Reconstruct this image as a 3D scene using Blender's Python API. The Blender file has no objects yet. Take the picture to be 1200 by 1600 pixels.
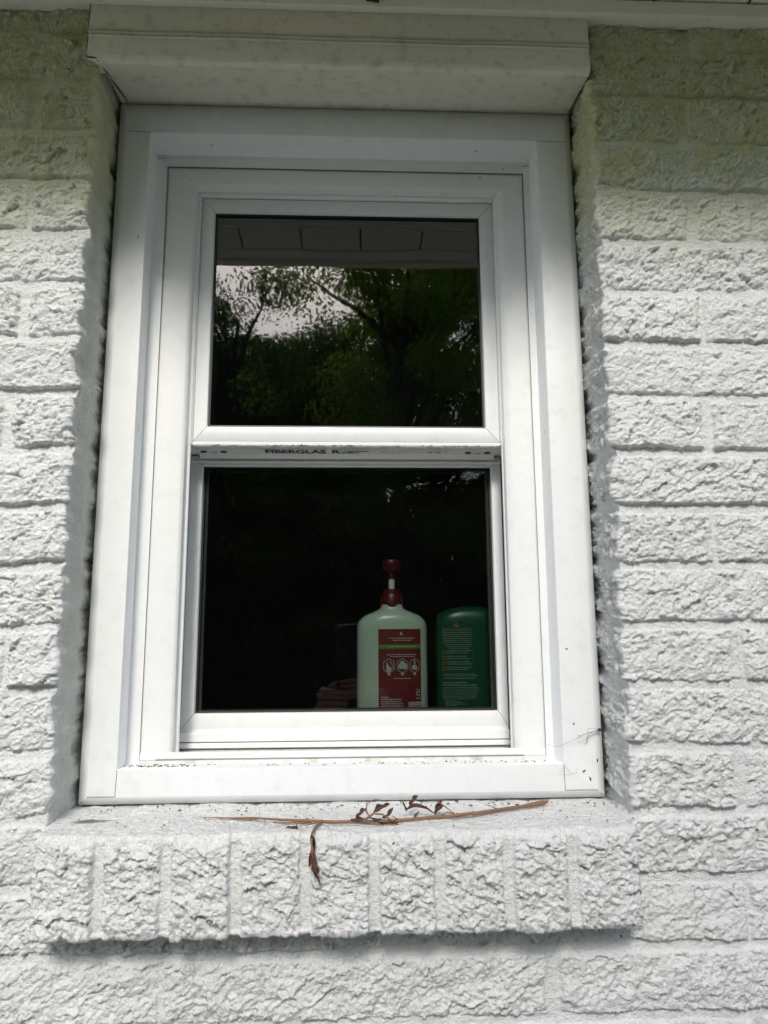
import bpy, bmesh, math, random
import numpy as np
from mathutils import Vector, Matrix

# ---------------------------------------------------------------- camera, light, exposure
S = bpy.context.scene
C = S.collection
H = 1.5          # eye height of the phone
GZ = -0.50        # lawn level
YC = -0.81       # the phone is 0.81 m in front of the wall face (wall face is y = 0)

cam_d = bpy.data.cameras.new('camera')
cam = bpy.data.objects.new('camera', cam_d); C.objects.link(cam)
R_ = Vector((0.99917331, -0.04030656, -0.00529792))
U_ = Vector((-0.00127793, -0.16139632, 0.98688885))
F_ = Vector((0.04063316, 0.98606623, 0.16131441))
M = Matrix((( R_.x, U_.x, -F_.x, 0), (R_.y, U_.y, -F_.y, YC), (R_.z, U_.z, -F_.z, H), (0, 0, 0, 1)))
cam.matrix_world = M
cam_d.sensor_fit = 'VERTICAL'; cam_d.sensor_height = 36.0
cam_d.lens = 36.0 * 1109 / 1600
cam_d.clip_start = 0.01; cam_d.clip_end = 300
S.camera = cam

SUN_EL, SUN_AZ = math.radians(37.5), math.radians(4)     # azimuth: to the left of the wall's normal
w = bpy.data.worlds.new('World'); S.world = w; w.use_nodes = True
nt = w.node_tree; nt.nodes.clear()
sky = nt.nodes.new('ShaderNodeTexSky'); sky.sky_type = 'NISHITA'; sky.sun_disc = False
sky.sun_elevation = SUN_EL; sky.sun_rotation = math.pi + SUN_AZ
sky.dust_density = 1.8; sky.air_density = 0.85; sky.ozone_density = 0.6
bg = nt.nodes.new('ShaderNodeBackground'); bg.inputs['Strength'].default_value = 0.15
wo = nt.nodes.new('ShaderNodeOutputWorld')
nt.links.new(sky.outputs[0], bg.inputs[0]); nt.links.new(bg.outputs[0], wo.inputs[0])

sl = bpy.data.lights.new('sun', 'SUN'); sl.energy = 1.5; sl.angle = math.radians(12); sl.color = (1.0, 0.965, 0.91)
sun = bpy.data.objects.new('sun', sl); C.objects.link(sun)
sd = Vector((-math.sin(SUN_AZ) * math.cos(SUN_EL), -math.cos(SUN_AZ) * math.cos(SUN_EL), math.sin(SUN_EL)))
sun.rotation_euler = sd.to_track_quat('Z', 'Y').to_euler(); sun.location = (-3, -6, 6)

S.view_settings.view_transform = 'Standard'; S.view_settings.look = 'None'
S.view_settings.gamma = 1.0; S.view_settings.use_curve_mapping = False
S.view_settings.exposure = 0.90

# ---------------------------------------------------------------- helpers
def tag(o, label=None, cat=None, group=None, kind=None):
    if label: o['label'] = label
    if cat: o['category'] = cat
    if group: o['group'] = group
    if kind: o['kind'] = kind
    return o

def empty(name, loc, **k):
    o = bpy.data.objects.new(name, None); o.location = loc; o.empty_display_size = 0.05
    C.objects.link(o); tag(o, **k); return o

def link(name, me, mat, parent=None, smooth=False):
    o = bpy.data.objects.new(name, me); C.objects.link(o)
    if mat is not None:
        for m_ in (mat if isinstance(mat, (list, tuple)) else [mat]): me.materials.append(m_)
    if parent is not None:
        o.parent = parent
        p = Vector((0, 0, 0)); q = parent
        while q is not None: p += q.location; q = q.parent
        o.location = -p                     # mesh data is written in world coordinates
    if smooth:
        me.polygons.foreach_set('use_smooth', np.ones(len(me.polygons), dtype=bool))
    return o

def mesh_np(name, V, Q, mat, parent=None, smooth=False):
    V = np.asarray(V, dtype=np.float32).reshape(-1, 3); Q = np.asarray(Q, dtype=np.int32)
    n = Q.shape[1]
    me = bpy.data.meshes.new(name)
    me.vertices.add(len(V)); me.vertices.foreach_set('co', V.ravel())
    me.loops.add(Q.size); me.loops.foreach_set('vertex_index', Q.ravel())
    me.polygons.add(len(Q)); me.polygons.foreach_set('loop_start', np.arange(0, Q.size, n, dtype=np.int32))
    me.polygons.foreach_set('loop_total', np.full(len(Q), n, dtype=np.int32))
    me.update(calc_edges=True); me.validate()
    return link(name, me, mat, parent, smooth)

class MB:
    """collects simple solids, builds ONE mesh"""
    def __init__(s): s.v = []; s.f = []
    def add(s, vs, fs):
        b = len(s.v); s.v += [tuple(v) for v in vs]; s.f += [tuple(i + b for i in f) for f in fs]; return s
    def box(s, x0, x1, y0, y1, z0, z1, c=0.0):
        if c <= 0:
            vs = [(x, y, z) for x in (x0, x1) for y in (y0, y1) for z in (z0, z1)]
            return s.add(vs, [(0, 1, 3, 2), (4, 6, 7, 5), (0, 4, 5, 1), (2, 3, 7, 6), (0, 2, 6, 4), (1, 5, 7, 3)])
        bm = bmesh.new(); bmesh.ops.create_cube(bm, size=1)
        for v in bm.verts:
            v.co = Vector(((x0 + x1) / 2 + v.co.x * (x1 - x0), (y0 + y1) / 2 + v.co.y * (y1 - y0), (z0 + z1) / 2 + v.co.z * (z1 - z0)))
        bmesh.ops.bevel(bm, geom=bm.edges[:], offset=c, segments=2, affect='EDGES', profile=.5)
        bm.verts.index_update()
        s.add([v.co[:] for v in bm.verts], [[v.index for v in f.verts] for f in bm.faces]); bm.free(); return s
    def tube(s, pts, rs, n=8, cap=True):
        pts = [Vector(p) for p in pts]
        if not isinstance(rs, (list, tuple)): rs = [rs] * len(pts)
        vs = []; fs = []
        up = Vector((0.13, 0.31, 0.94)).normalized(); a = None
        for i, p in enumerate(pts):
            t = (pts[min(i + 1, len(pts) - 1)] - pts[max(i - 1, 0)]).normalized()
            if a is None: a = t.cross(up).normalized()
            else:
                a = (a - t * a.dot(t))
                a = a.normalized() if a.length > 1e-6 else t.cross(up).normalized()
            b = t.cross(a)
            for k in range(n):
                th = 2 * math.pi * k / n
                vs.append(p + (a * math.cos(th) + b * math.sin(th)) * rs[i])
        for i in range(len(pts) - 1):
            for k in range(n):
                k2 = (k + 1) % n
                fs.append((i * n + k, i * n + k2, (i + 1) * n + k2, (i + 1) * n + k))
        if cap: fs.append(tuple(range(n))[::-1]); fs.append(tuple(range((len(pts) - 1) * n, len(pts) * n)))
        return s.add(vs, fs)
    def lathe(s, cx, cy, prof, n=32, sx=1.0, sy=1.0):
        vs = []; fs = []
        for z, r in prof:
            for k in range(n):
                th = 2 * math.pi * k / n
                vs.append((cx + r * sx * math.cos(th), cy + r * sy * math.sin(th), z))
        m = len(prof)
        for i in range(m - 1):
            for k in range(n):
                k2 = (k + 1) % n
                fs.append((i * n + k, i * n + k2, (i + 1) * n + k2, (i + 1) * n + k))
        fs.append(tuple(range(n))[::-1]); fs.append(tuple(range((m - 1) * n, m * n)))
        return s.add(vs, fs)
    def sphere(s, c, r, seg=12, rings=8, sc=(1, 1, 1)):
        vs = []; fs = []
        for i in range(rings + 1):
            ph = math.pi * i / rings
            for k in range(seg):
                th = 2 * math.pi * k / seg
                vs.append((c[0] + r * sc[0] * math.sin(ph) * math.cos(th), c[1] + r * sc[1] * math.sin(ph) * math.sin(th), c[2] + r * sc[2] * math.cos(ph)))
        for i in range(rings):
            for k in range(seg):
                k2 = (k + 1) % seg
                fs.append((i * seg + k, (i + 1) * seg + k, (i + 1) * seg + k2, i * seg + k2))
        return s.add(vs, fs)
    def build(s, name, mat, parent=None, smooth=False):
        me = bpy.data.meshes.new(name); me.from_pydata(s.v, [], s.f); me.update()
        o = link(name, me, mat, parent, False)
        if smooth:
            me.polygons.foreach_set('use_smooth', np.ones(len(me.polygons), dtype=bool))
            me.set_sharp_from_angle(angle=math.radians(40))
        return o

# ---- numpy gradient noise
def perlin(x, y, seed=0):
    rng = np.random.default_rng(seed); T = rng.random((128, 128)) * 2 * np.pi
    xi = np.floor(x).astype(int); yi = np.floor(y).astype(int); fx = x - xi; fy = y - yi
    u = fx ** 3 * (fx * (fx * 6 - 15) + 10); v = fy ** 3 * (fy * (fy * 6 - 15) + 10)
    def g(a, b):
        t = T[(xi + a) % 128, (yi + b) % 128]
        return np.cos(t) * (fx - a) + np.sin(t) * (fy - b)
    n0 = g(0, 0) * (1 - u) + g(1, 0) * u; n1 = g(0, 1) * (1 - u) + g(1, 1) * u
    return (n0 * (1 - v) + n1 * v) * 1.5
def fbm(x, y, seed, octv=4, gain=.5, lac=2.03):
    s = 0; a = 1
    for k in range(octv):
        s = s + a * perlin(x + 17.3 * k, y - 9.1 * k, seed + k); a *= gain; x = x * lac; y = y * lac
    return s
def sstep(a, b, x):
    t = np.clip((x - a) / (b - a), 0, 1); return t * t * (3 - 2 * t)

def facets(x, z, cell, seed):
    """chipped facets: every cell is a small tilted plane with a step to its neighbours"""
    rng = np.random.default_rng(seed); T = rng.random((97, 97, 5))
    u = x / cell; v = z / cell; iu = np.floor(u).astype(int); iv = np.floor(v).astype(int)
    best = np.full(u.shape, 9.0); out = np.zeros(u.shape)
    for a in (-1, 0, 1):
        for b in (-1, 0, 1):
            t = T[(iu + a) % 97, (iv + b) % 97]
            dx = u - (iu + a + t[..., 0]); dz = v - (iv + b + t[..., 1]); d = dx * dx + dz * dz
            h = (t[..., 2] - .5) * dx + (t[..., 3] - .5) * dz * 1.4 + (t[..., 4] - .5) * .55
            m_ = d < best; best = np.where(m_, d, best); out = np.where(m_, h, out)
    return out * cell
def rough(x, z, seed=0):
    """split-face stone relief under thick paint, metres"""
    wx = x + .0035 * fbm(x / .03, z / .03, seed + 40, 2); wz = z + .0035 * fbm(x / .03 + 5, z / .03, seed + 43, 2)
    a = (wx * .88 + wz * .47); b = (-wx * .47 + wz * .88)      # slanting flakes
    big = fbm(wx / .055, wz / .04, seed + 1, 2)
    mid = fbm(a / .020, b / .0115, seed + 7, 3, .55)
    fine = fbm(a / .0058, b / .0044, seed + 13, 3, .66)
    j1 = .0030 * perlin(x / .008, z / .008, seed + 61) + .0010 * perlin(x / .0028, z / .0028, seed + 63); j2 = .0030 * perlin(x / .008 + 9, z / .008, seed + 62) + .0010 * perlin(x / .0028 + 4, z / .0028, seed + 64)
    f1 = facets(a * .7 + j1, b + j2, .0150, seed + 23); f2 = facets(a * .75 + j1 * .7, b + j2 * .7, .0070, seed + 24); f3 = facets(a * .85 + j2 * .5, b + j1 * .5, .0037, seed + 25)
    return .0019 * big + .0007 * mid + .34 * f1 + .42 * f2 + .42 * f3 + .0013 * fine

# ---------------------------------------------------------------- materials
def new_mat(name):
    m = bpy.data.materials.new(name); m.use_nodes = True
    return m, m.node_tree, m.node_tree.nodes['Principled BSDF']
def coords(t):
    n = t.nodes.new('ShaderNodeNewGeometry'); return n.outputs['Position']
def noise(t, scale, detail=4, rough=.5, vec=None, dist=0):
    n = t.nodes.new('ShaderNodeTexNoise'); n.inputs['Scale'].default_value = scale
    n.inputs['Detail'].default_value = detail; n.inputs['Roughness'].default_value = rough
    n.inputs['Distortion'].default_value = dist
    t.links.new(vec if vec is not None else coords(t), n.inputs['Vector']); return n.outputs['Fac']
def ramp(t, fac, stops):
    r = t.nodes.new('ShaderNodeValToRGB'); e = r.color_ramp.elements
    while len(e) < len(stops): e.new(.5)
    for i, (p, c) in enumerate(stops):
        e[i].position = p; e[i].color = (c, c, c, 1) if isinstance(c, (int, float)) else (*c, 1)
    t.links.new(fac, r.inputs[0]); return r.outputs['Color']
def mix(t, fac, a, b):
    n = t.nodes.new('ShaderNodeMix'); n.data_type = 'RGBA'
    for s_, v in ((0, fac), (6, a), (7, b)):
        if isinstance(v, (int, float)): n.inputs[s_].default_value = v
        elif isinstance(v, tuple): n.inputs[s_].default_value = (*v, 1)
        else: t.links.new(v, n.inputs[s_])
    return n.outputs[2]
def math_(t, op, a, b=0.0):
    n = t.nodes.new('ShaderNodeMath'); n.operation = op
    for i, v in enumerate((a, b)):
        if isinstance(v, (int, float)): n.inputs[i].default_value = v
        else: t.links.new(v, n.inputs[i])
    return n.outputs[0]
def bump(t, b, h, dist, strength=1.0):
    n = t.nodes.new('ShaderNodeBump'); n.inputs['Distance'].default_value = dist; n.inputs['Strength'].default_value = strength
    t.links.new(h, n.inputs['Height']); t.links.new(n.outputs[0], b.inputs['Normal'])
def specks(t, scale, size, keep, stretch=(1, 1, 1)):
    """irregular flecks, 1 inside a fleck"""
    mp = t.nodes.new('ShaderNodeMapping'); mp.inputs['Scale'].default_value = stretch
    t.links.new(coords(t), mp.inputs[0])
    nz = t.nodes.new('ShaderNodeTexNoise'); nz.inputs['Scale'].default_value = scale * 3
    t.links.new(mp.outputs[0], nz.inputs['Vector'])
    ad = t.nodes.new('ShaderNodeVectorMath'); ad.operation = 'MULTIPLY_ADD'
    ad.inputs[1].default_value = (.5 / scale,) * 3
    t.links.new(nz.outputs['Color'], ad.inputs[0]); t.links.new(mp.outputs[0], ad.inputs[2])
    v = t.nodes.new('ShaderNodeTexVoronoi'); v.inputs['Scale'].default_value = scale
    t.links.new(ad.outputs[0], v.inputs['Vector'])
    sc = t.nodes.new('ShaderNodeSeparateColor'); t.links.new(v.outputs['Color'], sc.inputs[0])
    near = math_(t, 'LESS_THAN', v.outputs['Distance'], math_(t, 'MULTIPLY', sc.outputs[1], size * 1.6))
    return math_(t, 'MULTIPLY', near, math_(t, 'GREATER_THAN', sc.outputs[0], 1 - keep))

def painted_stone(name='painted_stone', film=True):
    m, t, b = new_mat(name)
    n1 = noise(t, 9, 5, .6); n2 = noise(t, 140, 3, .6)
    base = mix(t, ramp(t, n1, [(.3, 0.0), (.75, 1.0)]), (.69, .70, .685), (.77, .775, .76))
    base = mix(t, ramp(t, n2, [(.25, .5), (.5, 0.0)]), base, (.56, .56, .52))
    # algae film that grows on the damp strip under the eave; the window reveal is tinted olive with depth, strongest at left
    g = t.nodes.new('ShaderNodeSeparateXYZ'); t.links.new(coords(t), g.inputs[0])
    zz = math_(t, 'ADD', g.outputs[2], math_(t, 'MULTIPLY', math_(t, 'SUBTRACT', noise(t, 7, 4, .6), .5), .16))
    top = ramp(t, math_(t, 'SUBTRACT', zz, 1.5), [(.44, 0.0), (.59, .95)])
    top = math_(t, 'MULTIPLY', top, ramp(t, noise(t, 30, 4, .7), [(.3, .45), (.62, 1.0)]))
    base = mix(t, top, base, (.60, .61, .31))
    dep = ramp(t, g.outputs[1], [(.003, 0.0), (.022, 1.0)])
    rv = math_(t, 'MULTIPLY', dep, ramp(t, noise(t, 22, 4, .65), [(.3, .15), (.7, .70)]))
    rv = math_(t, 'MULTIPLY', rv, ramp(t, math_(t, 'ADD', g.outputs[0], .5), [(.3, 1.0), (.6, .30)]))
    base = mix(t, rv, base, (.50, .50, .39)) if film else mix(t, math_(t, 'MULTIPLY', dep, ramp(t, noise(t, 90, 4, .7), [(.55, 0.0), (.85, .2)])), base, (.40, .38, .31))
    base = mix(t, specks(t, 70, .09, .06), base, (.20, .18, .13))
    t.links.new(base, b.inputs['Base Color']); b.inputs['Roughness'].default_value = .62
    b.inputs['Specular IOR Level'].default_value = .35
    h = math_(t, 'ADD', noise(t, 230, 4, .65), math_(t, 'MULTIPLY', noise(t, 700, 2, .5), .4))
    bump(t, b, h, .0034, 1.0)
    return m

def vinyl(name, a, c, dirt, dcol=(.36, .34, .27), rough_=.38, fleck=.10):
    m, t, b = new_mat(name)
    n1 = noise(t, 3, 3, .5); n2 = noise(t, 60, 4, .65)
    base = mix(t, n1, a, c)
    base = mix(t, math_(t, 'MULTIPLY', ramp(t, n2, [(.52, 0.0), (.85, 1.0)]), dirt), base, dcol)
    base = mix(t, specks(t, 60, .055, fleck * .6, (1, 1, .7)), base, (.06, .055, .045))
    t.links.new(base, b.inputs['Base Color'])
    t.links.new(ramp(t, noise(t, 30, 3, .6), [(.3, rough_ - .06), (.7, rough_ + .14)]), b.inputs['Roughness'])
    bump(t, b, noise(t, 14, 2, .5), .0006, .35)
    return m

def plain(name, col, rough_=.5, var=.12, spec=.5, metal=0.0):
    m, t, b = new_mat(name)
    d = tuple(max(0, x * (1 - var * 2)) for x in col)
    t.links.new(mix(t, noise(t, 24, 4, .6), d, col), b.inputs['Base Color'])
    b.inputs['Roughness'].default_value = rough_; b.inputs['Specular IOR Level'].default_value = spec
    b.inputs['Metallic'].default_value = metal
    return m

def glass_mat(name, tint, dustk, ior):
    m, t, b = new_mat(name); t.nodes.remove(b)
    out = t.nodes['Material Output']
    tr = t.nodes.new('ShaderNodeBsdfTransparent'); tr.inputs[0].default_value = (*tint, 1)
    gl = t.nodes.new('ShaderNodeBsdfGlossy'); gl.inputs['Roughness'].default_value = .018
    gl.inputs['Color'].default_value = (.93, .97, 1, 1)
    fr = t.nodes.new('ShaderNodeFresnel'); fr.inputs['IOR'].default_value = ior
    bp = t.nodes.new('ShaderNodeBump'); bp.inputs['Distance'].default_value = .0009; bp.inputs['Strength'].default_value = .26
    mp = t.nodes.new('ShaderNodeMapping'); mp.inputs['Scale'].default_value = (1, 1, 2.2); t.links.new(coords(t), mp.inputs[0])
    t.links.new(noise(t, 9, 1, .4, mp.outputs[0]), bp.inputs['Height'])
    t.links.new(bp.outputs[0], gl.inputs['Normal'])
    mx = t.nodes.new('ShaderNodeMixShader'); t.links.new(fr.outputs[0], mx.inputs[0])
    t.links.new(tr.outputs[0], mx.inputs[1]); t.links.new(gl.outputs[0], mx.inputs[2])
    df = t.nodes.new('ShaderNodeBsdfDiffuse'); df.inputs[0].default_value = (.62, .64, .62, 1)
    # dust: thin film, a smear of dried drips, small bright spots
    patch = ramp(t, noise(t, 11, 3, .6), [(.42, 0.0), (.62, 1.0)])
    sp = math_(t, 'MULTIPLY', specks(t, 230, .075, dustk), math_(t, 'ADD', math_(t, 'MULTIPLY', patch, .6), .12))
    sp2 = math_(t, 'MULTIPLY', specks(t, 600, .15, .16), math_(t, 'MULTIPLY', patch, .09))
    film = math_(t, 'MULTIPLY', noise(t, 40, 5, .7), .0035)
    fac = math_(t, 'MINIMUM', math_(t, 'ADD', math_(t, 'ADD', sp, sp2), film), 1.0)
    m2 = t.nodes.new('ShaderNodeMixShader'); t.links.new(fac, m2.inputs[0])
    t.links.new(mx.outputs[0], m2.inputs[1]); t.links.new(df.outputs[0], m2.inputs[2])
    t.links.new(m2.outputs[0], out.inputs[0])
    return m

def leaf_mat(name, col, col2):
    m, t, b = new_mat(name); t.nodes.remove(b); out = t.nodes['Material Output']
    c = mix(t, noise(t, 3.1, 3, .6), col, col2)
    df = t.nodes.new('ShaderNodeBsdfDiffuse'); tl = t.nodes.new('ShaderNodeBsdfTranslucent')
    t.links.new(c, df.inputs[0])
    br = t.nodes.new('ShaderNodeHueSaturation'); br.inputs['Value'].default_value = 3.0; br.inputs['Hue'].default_value = .485
    t.links.new(c, br.inputs['Color']); t.links.new(br.outputs[0], tl.inputs[0])
    mx = t.nodes.new('ShaderNodeMixShader'); mx.inputs[0].default_value = .6
    t.links.new(df.outputs[0], mx.inputs[1]); t.links.new(tl.outputs[0], mx.inputs[2]); t.links.new(mx.outputs[0], out.inputs[0])
    return m

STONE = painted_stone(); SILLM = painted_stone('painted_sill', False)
ALU = vinyl('white_trim_metal', (.755, .775, .775), (.795, .81, .805), .20)
ALUD = vinyl('dirty_white_ledge', (.62, .61, .57), (.74, .74, .71), .9, (.26, .22, .16), .5, .35)
VIN = vinyl('white_vinyl', (.755, .77, .76), (.79, .80, .79), .20)
HEADM = vinyl('weathered_cream_metal', (.63, .61, .50), (.76, .73, .61), .8, (.34, .32, .22), .5, .16)
EAVEM = vinyl('eave_vinyl', (.79, .77, .63), (.84, .82, .72), .35, (.42, .38, .28), .45, .06)
DARK = plain('black_gasket', (.012, .012, .013), .45)
SEAM = plain('dark_seam', (.07, .065, .055), .8)
SPACER = plain('grey_spacer', (.09, .10, .10), .45, .1, .4)
GLASS_U = glass_mat('upper_glass', (.50, .55, .52), .24, 1.9)
GLASS_L = glass_mat('lower_glass', (.66, .74, .70), .24, 1.60)

# ---------------------------------------------------------------- the brick wall
XL, XR = -.3265, .3045          # faces of the window reveal
COURSE = .06758; Z0 = H + .5425 # mortar bed 0, one more every COURSE below
ZS = H - .2065                  # bottom of the opening

def wall_h(x, z):
    wob = .0016 * fbm(x / .045, z * 0 + 3.3, 301, 3)
    r = (Z0 + wob - z) / COURSE; k = np.floor(r).astype(int); fr = r - k
    dz = np.minimum(fr, 1 - fr) * COURSE
    even = (k % 2 == 0); off = np.where(even, .429, .200)
    rngx = np.random.default_rng(5).normal(0, .006, 200)
    off = off + rngx[(k * 7) % 200]
    L = .4115; u = (x - off) / L; j = np.floor(u).astype(int); fu = u - j
    dx = np.minimum(fu, 1 - fu) * L
    rnd = np.random.default_rng(8).normal(0, 1, (200, 4)); bi = (k * 13 + j * 31) % 200
    edge = .0014 * fbm(x / .011, z / .011, 311, 3) + .0018 * fbm(x / .05, z / .05, 318, 2)
    fade = np.where(rnd[bi, 3] > .9, .35, 1.0)
    mz = sstep(.0052, .0066, dz + edge); mx = sstep(.0062, .0088, dx + edge * 1.3)
    m_ = mz * (1 - (1 - mx) * fade)
    # the split faces bulge in the middle and drop towards the arris
    ar = np.minimum(sstep(.003, .02, dz), sstep(.004, .03, dx))
    h = .0036 + .0011 * rnd[bi, 0] + .0010 * rnd[bi, 1] * (fr - .5) * 2 + .0014 * ar + rough(x + .37 * (bi % 17), z + .23 * (bi % 11), 3) * (1 + .13 * rnd[bi, 2].clip(-1.5, 1.5))
    mort = -.0010 + .0009 * fbm(x / .03, z / .012, 330, 3) + .0003 * fbm(x / .004, z / .004, 335, 2)
    return m_ * h + (1 - m_) * mort

def wall_piece(side):
    fine = .00125
    zs = np.arange(ZS, H + .80, fine)
    if side == 'L':
        xe0 = XL; xs = np.concatenate([np.arange(-3.0, -.62, .02), np.arange(-.62, XL - .003, fine)])
    else:
        xe0 = XR; xs = np.concatenate([np.arange(XR + .003, .70, fine), np.arange(.70, 3.0, .02)])[::-1]
    sgn = 1 if side == 'L' else -1
    rad = .003; nc = 5
    ys = np.arange(rad + .0018, .106, .0018)
    zc = zs[:, None]
    # worn, wandering arris
    seed = 400 if side == 'L' else 460
    ew = sstep(ZS, ZS + .03, zc) * (.0075 * fbm(zc / .04, zc * 0, seed, 3, .55) + .0008 * fbm(zc / .008, zc * 0 + 2, seed + 9, 2))
    V = []
    h = wall_h(np.broadcast_to(xs, (len(zs), len(xs))), np.broadcast_to(zc, (len(zs), len(xs))))
    # drag the last centimetres of the face with the wandering arris
    pull = np.exp(-np.abs(xe0 - xs) / .010)[None, :]
    X = xs[None, :] + sgn * ew * pull
    V.append(np.stack([X, -h, np.broadcast_to(zc, X.shape)], -1))
    def rev(y):
        yy = np.broadcast_to(y, (len(zs), len(y))); zz = np.broadcast_to(zc, yy.shape)
        if side == 'L':
            return .0016 * fbm(yy / .03, zz / .03, 500, 3) + .0004 * fbm(yy / .006, zz / .006, 506, 2) - .0045 * sstep(.045, .075, yy) * np.clip(.5 + 1.1 * fbm(zz / .03, yy * 0, 509, 4, .6), -.1, 2)
        r = (Z0 - zz) / COURSE + .55 * (yy / .07) * .30; fr = r - np.floor(r); dz = np.minimum(fr, 1 - fr) * COURSE
        m_ = sstep(.003, .008, dz + .0012 * fbm(yy / .01, zz / .01, 520, 2))
        return m_ * (.0012 + 1.0 * rough(yy * 1.1 + 3, zz, 55)) + (1 - m_) * (-.0026) - .0048 * sstep(.04, .075, yy) * np.clip(.5 + 1.1 * fbm(zz / .03, yy * 0, 529, 4, .6), -.1, 2)
    h1 = h[:, -1:]; hr = rev(np.array([rad]))
    for i in range(1, nc):
        a = (math.pi / 2) * i / nc; f = i / nc
        hh = h1 * (1 - f) + hr * f
        nx, ny = math.sin(a), -math.cos(a)
        cx = xe0 - sgn * rad + sgn * ew; cy = rad
        X = cx + sgn * nx * (rad + hh); Y = cy + ny * (rad + hh)
        V.append(np.stack([X, Y, zc], -1))
    h2 = rev(ys)
    fall = np.exp(-ys / .03)[None, :]
    X = xe0 + sgn * (ew * fall) + sgn * h2
    V.append(np.stack([X, np.broadcast_to(ys, X.shape), np.broadcast_to(zc, X.shape)], -1))
    G = np.concatenate(V, 1)
    n, m_ = G.shape[:2]
    idx = np.arange(n * m_).reshape(n, m_)
    Q = np.stack([idx[:-1, :-1], idx[:-1, 1:], idx[1:, 1:], idx[1:, :-1]], -1).reshape(-1, 4)
    if side == 'R': Q = Q[:, ::-1]
    return G.reshape(-1, 3), Q

def wall_bottom():
    xs = np.concatenate([np.arange(-3.0, -.62, .02), np.arange(-.62, .70, .00125), np.arange(.70, 3.0, .02)])
    zs = np.concatenate([np.arange(GZ, H - .62, .012), np.arange(H - .62, ZS - .0005, .00125), [ZS]])
    X, Z = np.meshgrid(xs, zs)
    h = wall_h(X, Z)
    G = np.stack([X, -h, Z], -1); n, m_ = X.shape; idx = np.arange(n * m_).reshape(n, m_)
    Q = np.stack([idx[:-1, :-1], idx[:-1, 1:], idx[1:, 1:], idx[1:, :-1]], -1).reshape(-1, 4)
    return G.reshape(-1, 3), Q

wall = empty('brick_wall', (0, 0, 0), label='wall of white painted rough split-face bricks around the window', cat='wall')
Vs = []; Qs = []; b0 = 0
for V, Q in (wall_piece('L'), wall_piece('R'), wall_bottom()):
    Vs.append(V); Qs.append(Q + b0); b0 += len(V)
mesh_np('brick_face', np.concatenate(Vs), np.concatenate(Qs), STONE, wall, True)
# backing masonry behind the face (keeps daylight out of the house)
mb = MB()
mb.box(-3, XL - .012, .06, .20, 0, H + .9); mb.box(XR + .012, 3, .06, .20, 0, H + .9)
mb.box(XL - .012, XR + .012, .012, .20, H + .716, H + .9); mb.box(XL - .012, XR + .012, .012, .20, 0, H - .25)
mb.build('backing', plain('grey_block', (.22, .21, .19), .9), wall)
mb = MB(); mb.box(XL - .012, XL + .03, .101, .115, H - .25, H + .72); mb.box(XR - .03, XR + .012, .101, .115, H - .25, H + .72)  # dark strips stand in for deep shade in the gaps beside the casing
mb.build('gap_shade_backing', plain('gap_shade_dark', (.05, .045, .04), .9), wall)

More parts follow.
